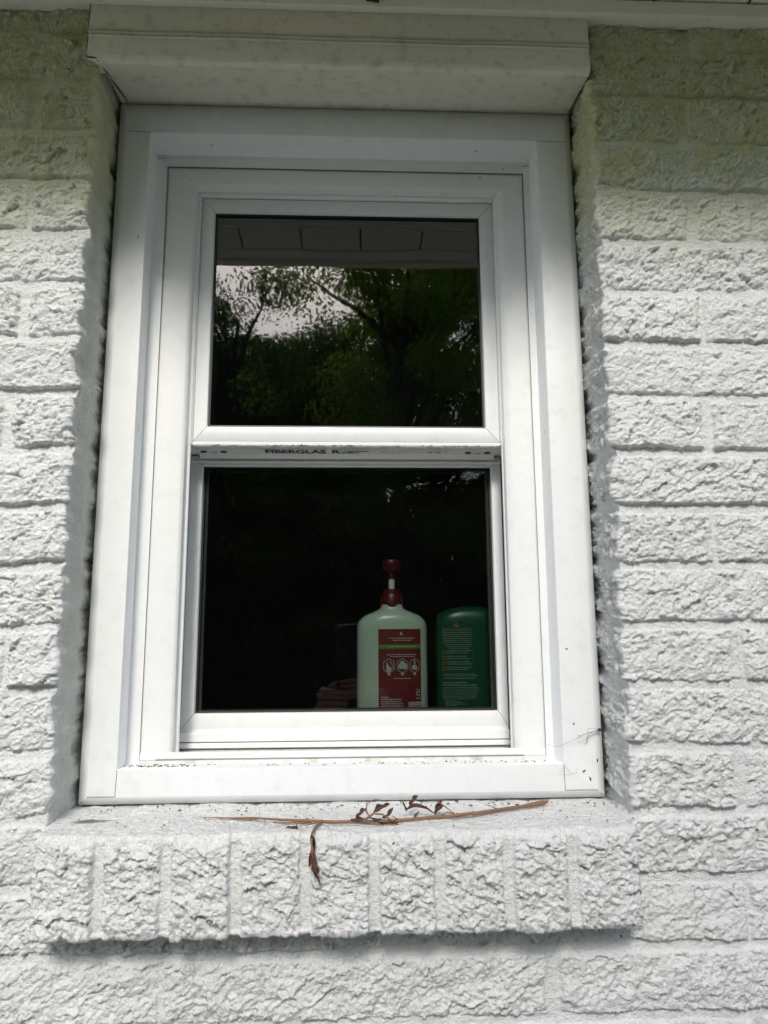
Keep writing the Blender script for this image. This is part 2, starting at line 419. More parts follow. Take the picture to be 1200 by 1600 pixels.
# rowlock sill: nine bricks on edge, split faces outwards
def sill():
    joints = [-.2534, -.1879, -.1188, -.0491, .0197, .0865, .1564, .2222]
    top, bot = H - .2045, H - .3005
    yf = -.050
    path = []   # (y, z, ny, nz)
    for y in np.arange(.095, yf + .010, -.00125): path.append((y, top, 0, 1, 0))
    for i in range(1, 9):
        a = math.pi / 2 * i / 9; path.append((yf + .010 - .010 * math.sin(a), top - .010 + .010 * math.cos(a), -math.sin(a), math.cos(a), i / 9))
    for z in np.arange(top - .010, bot + .006, -.00125): path.append((yf, z, -1, 0, 1))
    for i in range(1, 6):
        a = math.pi / 2 * i / 6; path.append((yf + .006 - .006 * math.cos(a), bot + .006 - .006 * math.sin(a), -math.cos(a), -math.sin(a), 1 - i / 6))
    for y in np.arange(yf + .006, .03, .003): path.append((y, bot, 0, -1, 0))
    P = np.array(path); m_ = len(P)
    s = np.concatenate([[0], np.cumsum(np.hypot(np.diff(P[:, 0]), np.diff(P[:, 1])))])
    t = np.linspace(0, 1, int(.62 / .00125))
    # the ends: face part is a little narrower than the part inside the opening
    inside = sstep(-.02, .006, P[:, 0]) * (P[:, 3] > .5)
    xl = -.3165 + (-.0135) * inside; xr = .2905 + .0150 * inside
    X = xl[:, None] * (1 - t) + xr[:, None] * t
    Sx = np.broadcast_to(s[:, None], X.shape)
    dj = np.min(np.abs(X[..., None] - np.array(joints) - .0016 * fbm(Sx / .03, Sx * 0 + 1, 620, 2)[..., None]), -1)
    dend = np.minimum(X - xl[:, None], xr[:, None] - X)
    e = .0018 * fbm(X / .012, Sx / .012, 601, 3)
    bi = np.searchsorted(joints, X); rnd = np.random.default_rng(77).normal(0, 1, 12)
    front = P[:, 4][:, None]
    mj = sstep(.0052, .0068, dj + e * .6)
    hb = .0012 + .0010 * rnd[bi] + rough(X, Sx, 9) * 1.25 + .0012 * sstep(.004, .016, dj) - .004 * (1 - sstep(0, .012, dend))
    hm = -.0048 + .0009 * fbm(X / .05, Sx / .02, 640, 3) + .0004 * fbm(X / .004, Sx / .004, 641, 2)
    hf = mj * hb + (1 - mj) * hm
    # chipped front arris
    chip = np.exp(-((Sx - (s[np.argmax(P[:, 4] > .4)])) / .010) ** 2)
    hf = hf - chip * .0032 * (1 + 1.5 * fbm(X / .03, Sx / .03, 650, 3)) * mj
    ht = .0016 * fbm(X / .06, Sx / .04, 660, 3) + .0011 * fbm(X / .012, Sx / .010, 666, 3) + .0004 * fbm(X / .004, Sx / .004, 668, 2) - .0008 * (1 - mj)
    h = front * hf + (1 - front) * ht
    G = np.stack([X, P[:, 0][:, None] + P[:, 2][:, None] * h, P[:, 1][:, None] + P[:, 3][:, None] * h], -1)
    # ends: close with rings drawn towards the middle of the section, rough
    c = np.array([0, .02, (top + bot) / 2])
    def cap(col, sg):
        out = []
        for i, f in enumerate((.03, .08, .16, .28, .42, .6, .8, 1.0)):
            p = col.copy(); p[:, 1] += (c[1] - p[:, 1]) * f; p[:, 2] += (c[2] - p[:, 2]) * f
            p[:, 0] += sg * (.0022 * min(1, f * 12) + .0018 * fbm(p[:, 1] / .02, p[:, 2] / .02, 670 + i * 0, 3))
            out.append(p[:, None, :])
        return np.concatenate(out, 1)
    G = np.concatenate([cap(G[:, 0], -1)[:, ::-1], G, cap(G[:, -1], 1)], 1)
    n, q = G.shape[:2]; idx = np.arange(n * q).reshape(n, q)
    Q = np.stack([idx[:-1, :-1], idx[:-1, 1:], idx[1:, 1:], idx[1:, :-1]], -1).reshape(-1, 4)[:, ::-1]
    return G.reshape(-1, 3), Q
V, Q = sill()
o = mesh_np('sill', V, Q, SILLM, wall, True)
o['label'] = 'projecting sill of nine white painted bricks on edge'

# ---------------------------------------------------------------- window
def Yw(Y): return Y + YC
def soften(rects, b):
    """round the steps of a profile"""
    if b <= 0: return rects
    R = [np.array(r, float) for r in rects]; out = [R[0]]
    for i in range(1, len(R) - 1):
        for (a, k) in ((R[i - 1], 0), (R[i + 1], 1)):
            d = a - R[i]; L = max(1e-9, np.hypot(np.abs(d[:4]).max(), abs(d[4])))
            out.append(R[i] + d * min(.45, b / L))
    out.append(R[-1]); return out
def side_mesh(rects, side, gap=.00012, ext=None):
    """one side (T,B,L,R) of a mitred frame made of nested rectangles (l,r,b,t,Y)"""
    vs = []; fs = []
    n = len(rects)
    for l, r, b, t, Y in rects:
        y = Yw(Y); bb = H + b; tt = H + t
        if side == 'T': p, q = (l + gap, y, tt), (r - gap, y, tt)
        if side == 'B': p, q = (r - gap, y, bb), (l + gap, y, bb)
        if side == 'L': p, q = (l, y, bb + gap), (l, y, tt - gap)
        if side == 'R': p, q = (r, y, tt - gap), (r, y, bb + gap)
        vs += [p, q]
    for i in range(n - 1):
        fs.append((2 * i, 2 * i + 2, 2 * i + 3, 2 * i + 1))
    return vs, fs
def frame_part(sides, rects, name, mat, parent, b=.0007, gap=.00012):
    rr = soften(rects, b); mb = MB()
    for sd_ in sides:
        vs, fs = side_mesh(rr, sd_, gap); mb.add(vs, fs)
    o = mb.build(name, mat, parent)
    bm = bmesh.new(); bm.from_mesh(o.data); bmesh.ops.recalc_face_normals(bm, faces=bm.faces[:])
    # make normals look at the street
    if sum(f.normal.y * f.calc_area() for f in bm.faces) > 0: bmesh.ops.reverse_faces(bm, faces=bm.faces[:])
    bm.to_mesh(o.data); bm.free()
    o.data.polygons.foreach_set('use_smooth', np.ones(len(o.data.polygons), dtype=bool)); o.data.set_sharp_from_angle(angle=math.radians(50))
    return o

win = empty('window', (-.011, Yw(.882), H - .2015), label='white double-hung window with two dark panes set in the brick wall', cat='window')
# casing of bent sheet metal: rects are (left, right, bottom, top, Y)
cas = [(-.3233, .3013, -.2022, .7145, .912), (-.3233, .3013, -.2022, .7145, .8875),
       (-.3121, .2915, -.1934, .6975, .882), (-.2785, .2511, -.1622, .6676, .882),
       (-.2802, .2498, -.1632, .6600, .918), (-.2640, .2400, -.1640, .6425, .9185)]
casing = frame_part('TBLR', cas, 'casing', ALU, win, .0009, 0.0)
# overlaps of the sheets, seen as thin dark lines
mb = MB()
def seam(x0, z0, x1, z1, Y, wd=.00028):
    a = Vector((x0, Yw(Y), H + z0)); c = Vector((x1, Yw(Y), H + z1)); mb.tube([a, (a + c) / 2, c], [wd, wd * 1.3, wd], 5)
seam(-.3121, .6690, -.2785, .6676, .8819); seam(.2511, .6676, .2915, .6672, .8819)
seam(-.2785, -.1625, -.2795, -.1925, .8819); seam(.2511, -.1622, .2517, -.1925, .8819)
seam(-.3121, -.1926, -.2795, -.1926, .8819); seam(.2517, -.1926, .2915, -.1926, .8819)
seam(-.3121, -.1934, -.3233, -.2022, .8846); seam(.2915, -.1934, .3013, -.2022, .8846)
seam(-.2800, .655, -.2660, .655, .9180); seam(.2390, .6535, .2500, .6560, .9180)
mb.build('seam', SEAM, casing)
# nail heads
mb = MB()
for x, Y, z in ((-.2793, .9, .255), (.2505, .9, .255), (-.2793, .9, .60), (-.2, .9, .664), (.17, .9, .664)):
    if z > .65: mb.sphere((x, Yw(Y), H + .6632), .0022, 10, 6, (1, 1, .3))
    else: mb.sphere((x, Yw(Y), H + z), .0022, 10, 6, (.3, 1, 1))
mb.build('nail', vinyl('nail_paint', (.5, .51, .47), (.6, .6, .57), .3), casing, True)

# vinyl outer frame with its bevelled inner edge and the dark line round it
fr = [(-.2652, .2409, -.175, .6447, .938), (-.2652, .2409, -.175, .6447, .9215), (-.2618, .2378, -.175, .6415, .9212),
      (-.2300, .2110, -.175, .6235, .925), (-.2262, .2028, -.175, .6190, .9285), (-.2255, .2022, -.175, .6180, .9400)]
frame = frame_part('TLR', fr, 'outer_frame', VIN, win)
fr2 = [(-.2255, .2022, -.175, .6180, .9395), (-.2222, .2007, -.175, .6150, .9402), (-.2215, .2004, -.175, .6140, .9440), (-.2206, .2000, -.175, .6130, .9445)]
frame_part('T', fr2 + [(-.2206, .2000, -.175, .6130, 1.02)], 'head_track', VIN, frame)
up_ = lambda rs: [(a_, b_, .2465, d_, e_) for a_, b_, c_, d_, e_ in rs]
dn_ = lambda rs: [(a_, b_, c_, .2462, e_) for a_, b_, c_, d_, e_ in rs]
for sd_ in 'LR':
    frame_part(sd_, up_(fr2 + [(-.2206, .2000, -.175, .6130, 1.02)]), 'side_track', VIN, frame)
    frame_part(sd_, dn_(fr2[:3]) + dn_([(-.2240, .2025, -.175, .6140, .9445), (-.236, .2155, -.175, .6140, .9460), (-.236, .2155, -.175, .6140, 1.03)]), 'side_track', VIN, frame)
mb = MB()
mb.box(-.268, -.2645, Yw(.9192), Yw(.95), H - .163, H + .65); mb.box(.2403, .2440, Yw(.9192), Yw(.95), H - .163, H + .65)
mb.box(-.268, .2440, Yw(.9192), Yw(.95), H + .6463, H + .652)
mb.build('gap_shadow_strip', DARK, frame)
mb = MB(); mb.box(-.2362, -.2209, Yw(.9468), Yw(1.03), H + .2464, H + .32); mb.box(.2003, .2157, Yw(.9468), Yw(1.03), H + .2464, H + .32); mb.build('track_filler', VIN, frame)
# sill of the window frame: channel, lip, riser
mb = MB()
mb.box(-.2385, .2180, Yw(.918), Yw(1.03), H - .1700, H - .1590)
mb.build('frame_sill', ALUD, win)
mb = MB()
mb.box(-.2445, .2120, Yw(.9155), Yw(.9188), H - .1568, H - .1492, .0006)
mb.box(-.2640, .2395, Yw(.9192), Yw(.9215), H - .1590, H - .1505, .0006)
mb.build('sill_lip', VIN, win)
mb = MB(); mb.box(-.2640, .2400, Yw(.919), Yw(.93), H - .1655, H - .1592); mb.build('drain_gap', ALUD, win)

def sash(name, out, inn, Yf, Yg, low, label, gmat, face_step):
    s_ = empty(name, ((out[0] + out[1]) / 2, Yw(Yf), H + out[2])); s_.parent = win; s_.location -= win.location
    s_['label'] = label
    l, r, b, t = out; l2, r2, b2, t2 = inn
    k = .0014
    prof = [(l, r, b, t, Yf + .036), (l, r, b, t, Yf + .0012), (l + .0010, r - .0010, b + .0010, t - .0010, Yf),
            (l2 - k, r2 + k, b2 - k, t2 + k, Yf - .0004), (l2 - k * .6, r2 + k * .6, b2 - k * .6, t2 + k * .6, Yf + .0025), (l2, r2, b2, t2, Yg - .001)]
    for sd_, nm in (('T', 'rail'), ('B', 'rail'), ('L', 'stile'), ('R', 'stile')):
        frame_part(sd_, prof, nm, VIN, s_, .0004, .00035)
    bk = MB()                       # body of the frame behind the mitres
    bk.box(l + .002, l2 + .0005, Yw(Yg + .001), Yw(Yf + .034), H + b + .002, H + t - .002)
    bk.box(r2 - .0005, r - .002, Yw(Yg + .001), Yw(Yf + .034), H + b + .002, H + t - .002)
    bk.box(l2 + .0005, r2 - .0005, Yw(Yg + .001), Yw(Yf + .034), H + b + .002, H + b2 + .0005)
    bk.box(l2 + .0005, r2 - .0005, Yw(Yg + .001), Yw(Yf + .034), H + t2 - .0005, H + t - .002)
    bk.build('sash_core', SEAM, s_)
    g = .0021
    gk = [(l2 - .0002, r2 + .0002, b2 - .0002, t2 + .0002, Yg - .0034), (l2 + g, r2 - g, b2 + g, t2 - g, Yg - .0030), (l2 + g, r2 - g, b2 + g, t2 - g, Yg + .0006)]
    frame_part('TBLR', gk, 'gasket', DARK, s_, 0, 0)
    sp = [(l2 + g, r2 - g, b2 + g, t2 - g, Yg + .004), (l2 + .0058, r2 - .0058, b2 + .0032, t2 - .0058, Yg + .004), (l2 + .0058, r2 - .0058, b2 + .0032, t2 - .0058, Yg + .012)]
    frame_part('TBLR', sp, 'spacer_bar', SPACER, s_, 0, 0)
    mb = MB(); mb.add([(l2 - .003, Yw(Yg), H + b2 - .003), (r2 + .003, Yw(Yg), H + b2 - .003), (r2 + .003, Yw(Yg), H + t2 + .003), (l2 - .003, Yw(Yg), H + t2 + .003)], [(0, 1, 2, 3)])
    mb.build('pane', gmat, s_)
    return s_
up = sash('upper_sash', (-.2203, .1998, .2515, .6120), (-.2010, .1797, .2735, .5905), .945, .953, False, 'upper sash whose pane mirrors the eave and green trees', GLASS_U, 0)
lo = sash('lower_sash', (-.2345, .2108, -.1340, .2452), (-.2160, .1957, -.1122, .2287), .998, 1.006, True, 'lower sash with bottles standing behind its pane', GLASS_L, 0)
# meeting rail: white drip lip and the stained strip under the upper sash
mb = MB(); mb.box(-.2203, .1998, Yw(.9435), Yw(.986), H + .2462, H + .2512, .0008); mb.build('drip_lip', VIN, up)
# underside of the meeting rail climbs back to the lower sash
def strip(pts, x0, x1, name, mat, parent, nx=120, amp=0.0, seed=1):
    xs = np.linspace(x0, x1, nx); P = np.array(pts); G = np.zeros((len(P), nx, 3))
    for i, (Y, z) in enumerate(P):
        G[i, :, 0] = xs; G[i, :, 1] = Yw(Y); G[i, :, 2] = H + z
    if amp: G[..., 2] += amp * fbm(G[..., 0] / .012, G[..., 1] / .01, seed, 4, .65); G[..., 1] += amp * fbm(G[..., 0] / .009, G[..., 2] / .01, seed + 4, 3)
    n, q = G.shape[:2]; idx = np.arange(n * q).reshape(n, q)
    Q = np.stack([idx[:-1, :-1], idx[:-1, 1:], idx[1:, 1:], idx[1:, :-1]], -1).reshape(-1, 4)
    return mesh_np(name, G.reshape(-1, 3), Q, mat, parent, False)
ws = strip([(.944, .2463), (.944, .2452), (.950, .2447), (.957, .2450), (.963, .2456)], -.2203, .1998, 'grimy_bead', ALUD, up, 260, .0009, 91)
tape = strip([(.963, .2454), (.984, .2454)], -.2203, .1998, 'printed_strip', vinyl('printed_strip', (.70, .69, .60), (.78, .77, .70), .3), up)
strip([(.984, .2454), (.9842, .2438), (.9880, .2436), (.9882, .2420), (.9915, .2418), (.9918, .2398), (1.0, .2396)], -.2203, .1998, 'ribbed_seal', VIN, up)
mb = MB(); mb.box(-.2345, .2108, Yw(.9945), Yw(.9985), H + .2345, H + .2368, .0008); mb.build('rail_rib', VIN, lo)
# lower rail below the lower pane: two grooves and the foot
mb = MB()
mb.box(-.2330, .2095, Yw(.9885), Yw(1.02), H - .1485, H - .1362, .0012)
mb.box(-.2330, .2095, Yw(.9850), Yw(1.02), H - .1560, H - .1496, .0010)
mb.box(-.2330, .2095, Yw(.9960), Yw(1.02), H - .1600, H - .1330)
mb.build('bottom_rail_foot', VIN, lo)
# printed lettering on the strip
INK = plain('black_ink', (.02, .02, .022), .6)
def text_mesh(txt, size, bold=0.0):
    cu = bpy.data.curves.new('t', 'FONT'); cu.body = txt; cu.size = size; cu.offset = bold; cu.resolution_u = 3
    ob = bpy.data.objects.new('t', cu); C.objects.link(ob)
    dg = bpy.context.evaluated_depsgraph_get(); me = bpy.data.meshes.new_from_object(ob.evaluated_get(dg))
    vs = [v.co.copy() for v in me.vertices]; fs = [tuple(p.vertices) for p in me.polygons]
    bpy.data.objects.remove(ob); bpy.data.curves.remove(cu); bpy.data.meshes.remove(me)
    return vs, fs
mb = MB()
def on_strip(txt, x, Y0, size, xs=1.0, ys=1.0, bold=0.0):
    vs, fs = text_mesh(txt, size, bold)
    mb.add([(x + v.x * xs, Yw(Y0 - v.y * ys), H + .2450) for v in vs], fs)
on_strip('FIBERGLAS', -.1265, .9835, .018, 1.0, 1.5, .0006); on_strip('R', -.0330, .9835, .018, 1, 1.5, .0006)
mb.box(-.0120, .0190, Yw(.9690), Yw(.9720), H + .2449, H + .2451)
rr_ = random.Random(4)
def dashes(x0, x1, Y, hgt, fill=.75):
    x = x0
    while x < x1:
        L = rr_.uniform(.0008, .0026); 
        if rr_.random() < fill: mb.box(x, min(x1, x + L), Yw(Y), Yw(Y + hgt), H + .2449, H + .2451)
        x += L + .0005
dashes(-.024, -.012, .969, .0012); dashes(-.024, .0060, .9765, .0030); dashes(-.024, .004, .9815, .0014)
dashes(.035, .085, .9700, .0010, .5); dashes(.035, .095, .9750, .0008, .5); dashes(.112, .135, .9690, .0016, .6)
for x, in ((.106,), (.118,)): mb.tube([(x + .003 * math.cos(a), Yw(.976) + .003 * math.sin(a), H + .2451) for a in np.linspace(0, 5.6, 12)], .00025, 4)
mb.build('printed_lettering', INK, tape)
mb = MB()
for x in (-.212, -.184, .160, .1875): mb.lathe(x, Yw(.976), [(H + .2436, .0014), (H + .2440, .0042), (H + .2456, .0046)], 14)
mb.build('screw', plain('rusty_screw', (.13, .11, .09), .5, .3, .5, .4), tape)
mb = MB()
for x in (-.198, .174): mb.box(x - .004, x + .004, Yw(.979), Yw(.9805), H + .2449, H + .2452)
mb.build('slot', DARK, tape)

# ---------------------------------------------------------------- head cover above the window
def head_cover():
    prof = [(.7955, .790), (.7955, .7445), (.7926, .7437), (.7955, .7430), (.7955, .7396), (.7926, .7388), (.7955, .7380), (.7955, .7345), (.7930, .7338),
            (.7955, .7330), (.7945, .7075), (.7965, .7035), (.8020, .7010), (.8150, .7035), (.8310, .7072), (.8360, .7080), (.8368, .7098), (.8600, .7125), (.8900, .7155)]
    nx = 160; G = np.zeros((len(prof), nx, 3))
    for i, (Y, z) in enumerate(prof):
        f = np.clip((Y - .7965) / .006, 0, 1)
        xl = -.3348 * (1 - f) + -.3215 * f; xr = .3005
        xs = np.linspace(xl, xr, nx); G[i, :, 0] = xs; G[i, :, 1] = Yw(Y); G[i, :, 2] = H + z
    G[..., 1] += .0009 * fbm(G[..., 0] / .12, G[..., 2] / .05, 701, 3); G[..., 2] += .0006 * fbm(G[..., 0] / .10, G[..., 1] / .05, 702, 2)
    G[10:13, :, 2] += .0007 * fbm(G[10:13, :, 0] / .02, G[10:13, :, 1] / .02, 703, 3)
    n, q = G.shape[:2]; idx = np.arange(n * q).reshape(n, q)
    Q = np.stack([idx[:-1, :-1], idx[:-1, 1:], idx[1:, 1:], idx[1:, :-1]], -1).reshape(-1, 4)[:, ::-1]
    return G.reshape(-1, 3), Q
hc = empty('window_head_cover', (0, -.01, H + .70), label='weathered cream metal cover over the top of the window', cat='trim')
V, Q = head_cover(); mesh_np('sheet', V, Q, HEADM, hc, True).data.set_sharp_from_angle(angle=math.radians(28))
mb = MB()
mb.box(-.3346, -.3215, -.0143, .012, H + .7045, H + .79); mb.box(-.3215, .3003, -.0135, .075, H + .7165, H + .79); 
mb.build('core_board', HEADM, hc)
mb = MB()
for (p, q_) in (((-.3346, -.0150, .7040), (-.3220, -.0146, .7030)), ((-.3222, -.0120, .7020), (-.3180, .020, .7060)), ((-.3185, .024, .7066), (-.3120, .071, .7130)), ((.3004, -.010, .7060), (.3010, .02, .7070)), ((.3005, .024, .7080), (.2990, .072, .7130))):
    a = Vector(p); c = Vector(q_); mb = MB(); mb.tube([(a.x, a.y, a.z + H), ((a.x + c.x) / 2 + .0006, (a.y + c.y) / 2, (a.z + c.z) / 2 + H), (c.x, c.y, c.z + H)], [.0007, .0011, .0006], 6); mb.build('cracked_sealant', SEAM, hc)
mb = MB()
mb.tube([(-.3346, -.0148, H + .785), (-.3352, -.0140, H + .745), (-.3346, -.0148, H + .705)], [.0006, .0009, .0007], 6)
mb.build('cracked_sealant', SEAM, hc)

# ---------------------------------------------------------------- eave, fascia, gutter, roof
ev = empty('eave', (0, -.17, H + .80), label='white ribbed vinyl soffit and gutter of the eave above the window', cat='eave')
mb = MB(); mb.box(-3, 3, -.0235, -.001, H + .7800, H + .8010, .0015); mb.build('wall_channel', EAVEM, ev)
mb = MB()
x = -3.0; k = 0
while x < 3.0:            # planks run from the wall to the fascia, with a groove between
    mb.box(x + .0015, x + .1235, -.352, -.001, H + .8035, H + .8085, .0012)
    mb.box(x + .0400, x + .0440, -.352, -.001, H + .8025, H + .8045); mb.box(x + .0820, x + .0860, -.352, -.001, H + .8025, H + .8045)
    x += .1255
mb.build('soffit_panel', EAVEM, ev)
mb = MB(); mb.box(-3, 3, -.352, -.318, H + .7975, H + .8033, .001); mb.build('edge_channel', EAVEM, ev)
mb = MB(); mb.box(-3, 3, -.236, -.190, H + .7995, H + .8033, .001); mb.build('vent_strip', EAVEM, ev)
mb = MB(); mb.box(-3, 3, -.352, .06, H + .8095, H + .83); mb.build('soffit_backing', SEAM, ev)
mb = MB(); mb.box(-3, 3, -.375, -.353, H + .7900, H + .98, .001); mb.build('fascia', EAVEM, ev)
gp = [(-.377, .96), (-.377, .85), (-.385, .842), (-.455, .842), (-.470, .86), (-.475, .90), (-.492, .925), (-.495, .96), (-.490, .962), (-.486, .93), (-.470, .90), (-.462, .862), (-.452, .850), (-.387, .850), (-.383, .858), (-.383, .96)]
mb = MB(); vs = [(-3, y, H + z) for y, z in gp] + [(3, y, H + z) for y, z in gp]; n = len(gp)
mb.add(vs, [(i, (i + 1) % n, n + (i + 1) % n, n + i) for i in range(n)]); mb.build('gutter', EAVEM, ev)
mb = MB(); mb.add([(-3.1, -.40, H + .985), (3.1, -.40, H + .985), (3.1, 3.2, H + 2.5), (-3.1, 3.2, H + 2.5), (-3.1, -.40, H + 1.0), (3.1, -.40, H + 1.0), (3.1, 3.2, H + 2.52), (-3.1, 3.2, H + 2.52)],
    [(0, 1, 2, 3), (7, 6, 5, 4), (0, 4, 5, 1), (3, 2, 6, 7), (0, 3, 7, 4), (1, 5, 6, 2)])
tag(mb.build('roof', plain('dark_shingle', (.07, .07, .075), .9, .3)), 'dark shingled roof above the eave', 'roof')
mb = MB(); mb.tube([(.013, -.0240, H + .789), (.030, -.0240, H + .788)], [.0016, .0030], 8); mb.tube([(.033, -.0240, H + .7905), (.040, -.0240, H + .7915)], [.0014, .0008], 6)
mb.build('rust_spot', plain('rust_spot', (.10, .035, .025), .8, .3), ev)

# ---------------------------------------------------------------- the dark room behind the glass
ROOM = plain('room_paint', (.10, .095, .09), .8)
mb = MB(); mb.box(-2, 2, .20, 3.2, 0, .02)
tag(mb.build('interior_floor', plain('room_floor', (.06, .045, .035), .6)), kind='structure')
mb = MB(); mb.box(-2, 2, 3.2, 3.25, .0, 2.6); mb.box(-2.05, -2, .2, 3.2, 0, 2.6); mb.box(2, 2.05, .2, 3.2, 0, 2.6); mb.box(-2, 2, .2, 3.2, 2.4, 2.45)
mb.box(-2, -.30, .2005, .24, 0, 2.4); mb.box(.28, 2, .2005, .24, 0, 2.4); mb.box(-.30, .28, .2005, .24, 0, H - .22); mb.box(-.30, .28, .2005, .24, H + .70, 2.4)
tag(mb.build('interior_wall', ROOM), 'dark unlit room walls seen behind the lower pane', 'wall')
mb = MB(); mb.box(-.33, .31, Yw(1.025), .34, H - .178, H - .162, .003)
tag(mb.build('interior_window_stool', plain('stool_paint', (.30, .30, .28), .5)), 'painted inside window ledge under the two bottles', 'ledge')

# bottles
ZB = H - .162
def bottle_body(cx, cy, prof, nexp, n=64):
    """prof: (z, half width, half depth)"""
    vs = []; fs = []
    for z, a, b in prof:
        for k in range(n):
            th = 2 * math.pi * k / n; c, s_ = math.cos(th), math.sin(th)
            e = 2 / nexp
            vs.append((cx + a * math.copysign(abs(c) ** e, c), cy + b * math.copysign(abs(s_) ** e, s_), z))
    m_ = len(prof)
    for i in range(m_ - 1):
        for k in range(n):
            k2 = (k + 1) % n; fs.append((i * n + k, i * n + k2, (i + 1) * n + k2, (i + 1) * n + k))
    fs.append(tuple(range(n))[::-1]); fs.append(tuple(range((m_ - 1) * n, m_ * n)))
    return vs, fs
def front_y(cx, cy, x, a, b, nexp, lift): return cy - b * max(0.0, 1 - abs((x - cx) / a) ** nexp) ** (1 / nexp) - lift
def patch(mb, cx, cy, a, b, ne, x0, x1, z0, z1, lift, nx=14):
    nx = max(1, int((x1 - x0) / .004) + 1)
    vs = []; fs = []
    for i in range(nx + 1):
        x = x0 + (x1 - x0) * i / nx; y = front_y(cx, cy, x, a, b, ne, lift)
        vs += [(x, y, z0), (x, y, z1)]
    for i in range(nx): fs.append((2 * i, 2 * i + 2, 2 * i + 3, 2 * i + 1))
    mb.add(vs, fs)
def small_print(mb, B, x0, x1, z, hgt, rnd, lift, center=False, fill=1.0):
    x = x0
    while x < x1:
        L = rnd.uniform(.0016, .005); e = min(x + L, x1)
        if rnd.random() < fill: patch(mb, *B, x, e, z - hgt * rnd.uniform(.75, 1), z, lift)
        x = e + .0007
def flat_shape(mb, B, pts, lift):
    mb.add([(x, front_y(*B[:2], x, *B[2:], lift), z) for x, z in pts], [tuple(range(len(pts)))])
def line_shape(mb, B, pts, wd, lift):
    for (x0, z0), (x1, z1) in zip(pts[:-1], pts[1:]):
        d = Vector((x1 - x0, z1 - z0)); n_ = Vector((-d.y, d.x)).normalized() * wd / 2
        flat_shape(mb, B, [(x0 + n_.x, z0 + n_.y), (x0 - n_.x, z0 - n_.y), (x1 - n_.x, z1 - n_.y), (x1 + n_.x, z1 + n_.y)], lift)

WH = plain('bottle_white', (.62, .72, .63), .28, .04); RED = plain('pump_red', (.11, .005, .010), .35, .06)
LRED = plain('label_red', (.20, .012, .02), .4, .06); LGR = plain('label_green', (.12, .33, .04), .4, .05)
LWH = plain('label_print', (.55, .58, .56), .5, .05); GRN = plain('bottle_green', (.004, .085, .042), .3, .10)
LORG = plain('label_orange', (.42, .17, .03), .5, .05); STEM = plain('pump_stem', (.75, .8, .8), .3, .03)

cx, cy = .0545, Yw(1.062)
wb = empty('lotion_bottle', (cx, cy, ZB), label='white bottle with red pump top and red back label behind the glass', cat='bottle')
A, Bd, NE = .0515, .026, 2.6
prof = [(ZB, A * .92, Bd * .85), (ZB + .003, A * .98, Bd * .95), (ZB + .012, A, Bd), (H - .012, A, Bd), (H - .001, A * .998, Bd * .99), (H + .0067, A * .975, Bd * .97), (H + .0115, A * .925, Bd * .95), (H + .0161, A * .835, Bd * .91), (H + .0195, A * .72, Bd * .86), (H + .0221, A * .60, Bd * .8), (H + .0245, A * .48, Bd * .72), (H + .0265, A * .39, Bd * .66), (H + .0288, .0168, .0165), (H + .034, .0155, .0155)]
mb = MB(); mb.add(*bottle_body(cx, cy, prof, NE)); mb.build('body', WH, wb, True)
B = (cx, cy, A, Bd, NE)
lab = MB(); patch(lab, *B, .0335, .0950, ZB + .006, H - .0015, .0004); lab = lab.build('label', LRED, wb, True)
mb = MB(); patch(mb, *B, .0335, .0950, H - .0292, H - .0238, .0007); mb.build('green_stripe', LGR, lab, True)
mb = MB(); rnd = random.Random(3)
flat_shape(mb, B, [(.0640, H - .0100), (.0690, H - .0100), (.0680, H - .0070), (.0655, H - .0055)], .0008)
small_print(mb, B, .0490, .0850, H - .0140, .0012, rnd, .0008); small_print(mb, B, .0545, .0810, H - .0170, .0012, rnd, .0008)
small_print(mb, B, .0480, .0860, H - .0258, .0011, rnd, .001); small_print(mb, B, .0460, .0880, H - .0372, .0012, rnd, .0008); small_print(mb, B, .0500, .0860, H - .0398, .0012, rnd, .0008)
for hx, sh in ((.0485, 0), (.0680, 1), (.0855, 2)):
    z = H - .0535; rx = .0088 if sh < 2 else .0078
    line_shape(mb, B, [(hx + rx * math.sin(a), z + .0105 * math.cos(a)) for a in np.linspace(0, 2 * math.pi, 7)], .0007, .0008)
    if sh == 0: flat_shape(mb, B, [(hx - .003, z - .009), (hx + .003, z - .008), (hx + .004, z - .003), (hx, z), (hx - .003, z + .006), (hx - .004, z - .003)], .0009); line_shape(mb, B, [(hx + .001, z + .007), (hx + .005, z + .001), (hx + .007, z - .006)], .0008, .0009)
    if sh == 1: flat_shape(mb, B, [(hx - .006, z - .004), (hx + .006, z - .005), (hx + .007, z + .001), (hx + .001, z + .007), (hx - .002, z + .007), (hx - .006, z + .001)], .0009)
    if sh == 2: flat_shape(mb, B, [(hx - .004, z - .005), (hx + .004, z - .006), (hx + .0035, z), (hx + .001, z), (hx + .001, z + .008), (hx - .001, z + .008), (hx - .001, z + .001), (hx - .004, z)], .0009)
    flat_shape(mb, B, [(hx + .0022 * math.cos(a), z - .0112 + .0022 * math.sin(a)) for a in np.linspace(0, 2 * math.pi, 11)[:-1]], .0010)
small_print(mb, B, .0560, .0800, H - .0705, .0012, rnd, .0008)
small_print(mb, B, .0372, .0480, H - .0965, .0014, rnd, .0008)
for i in range(8): small_print(mb, B, .0372, rnd.uniform(.066, .0725), H - .0993 - i * .0031, .0013, rnd, .0008)
for i in range(10): patch(mb, *B, .0760, .0945, H - .1040 - i * .0031, H - .1040 - i * .0031 - rnd.uniform(.0012, .0024), .0008)
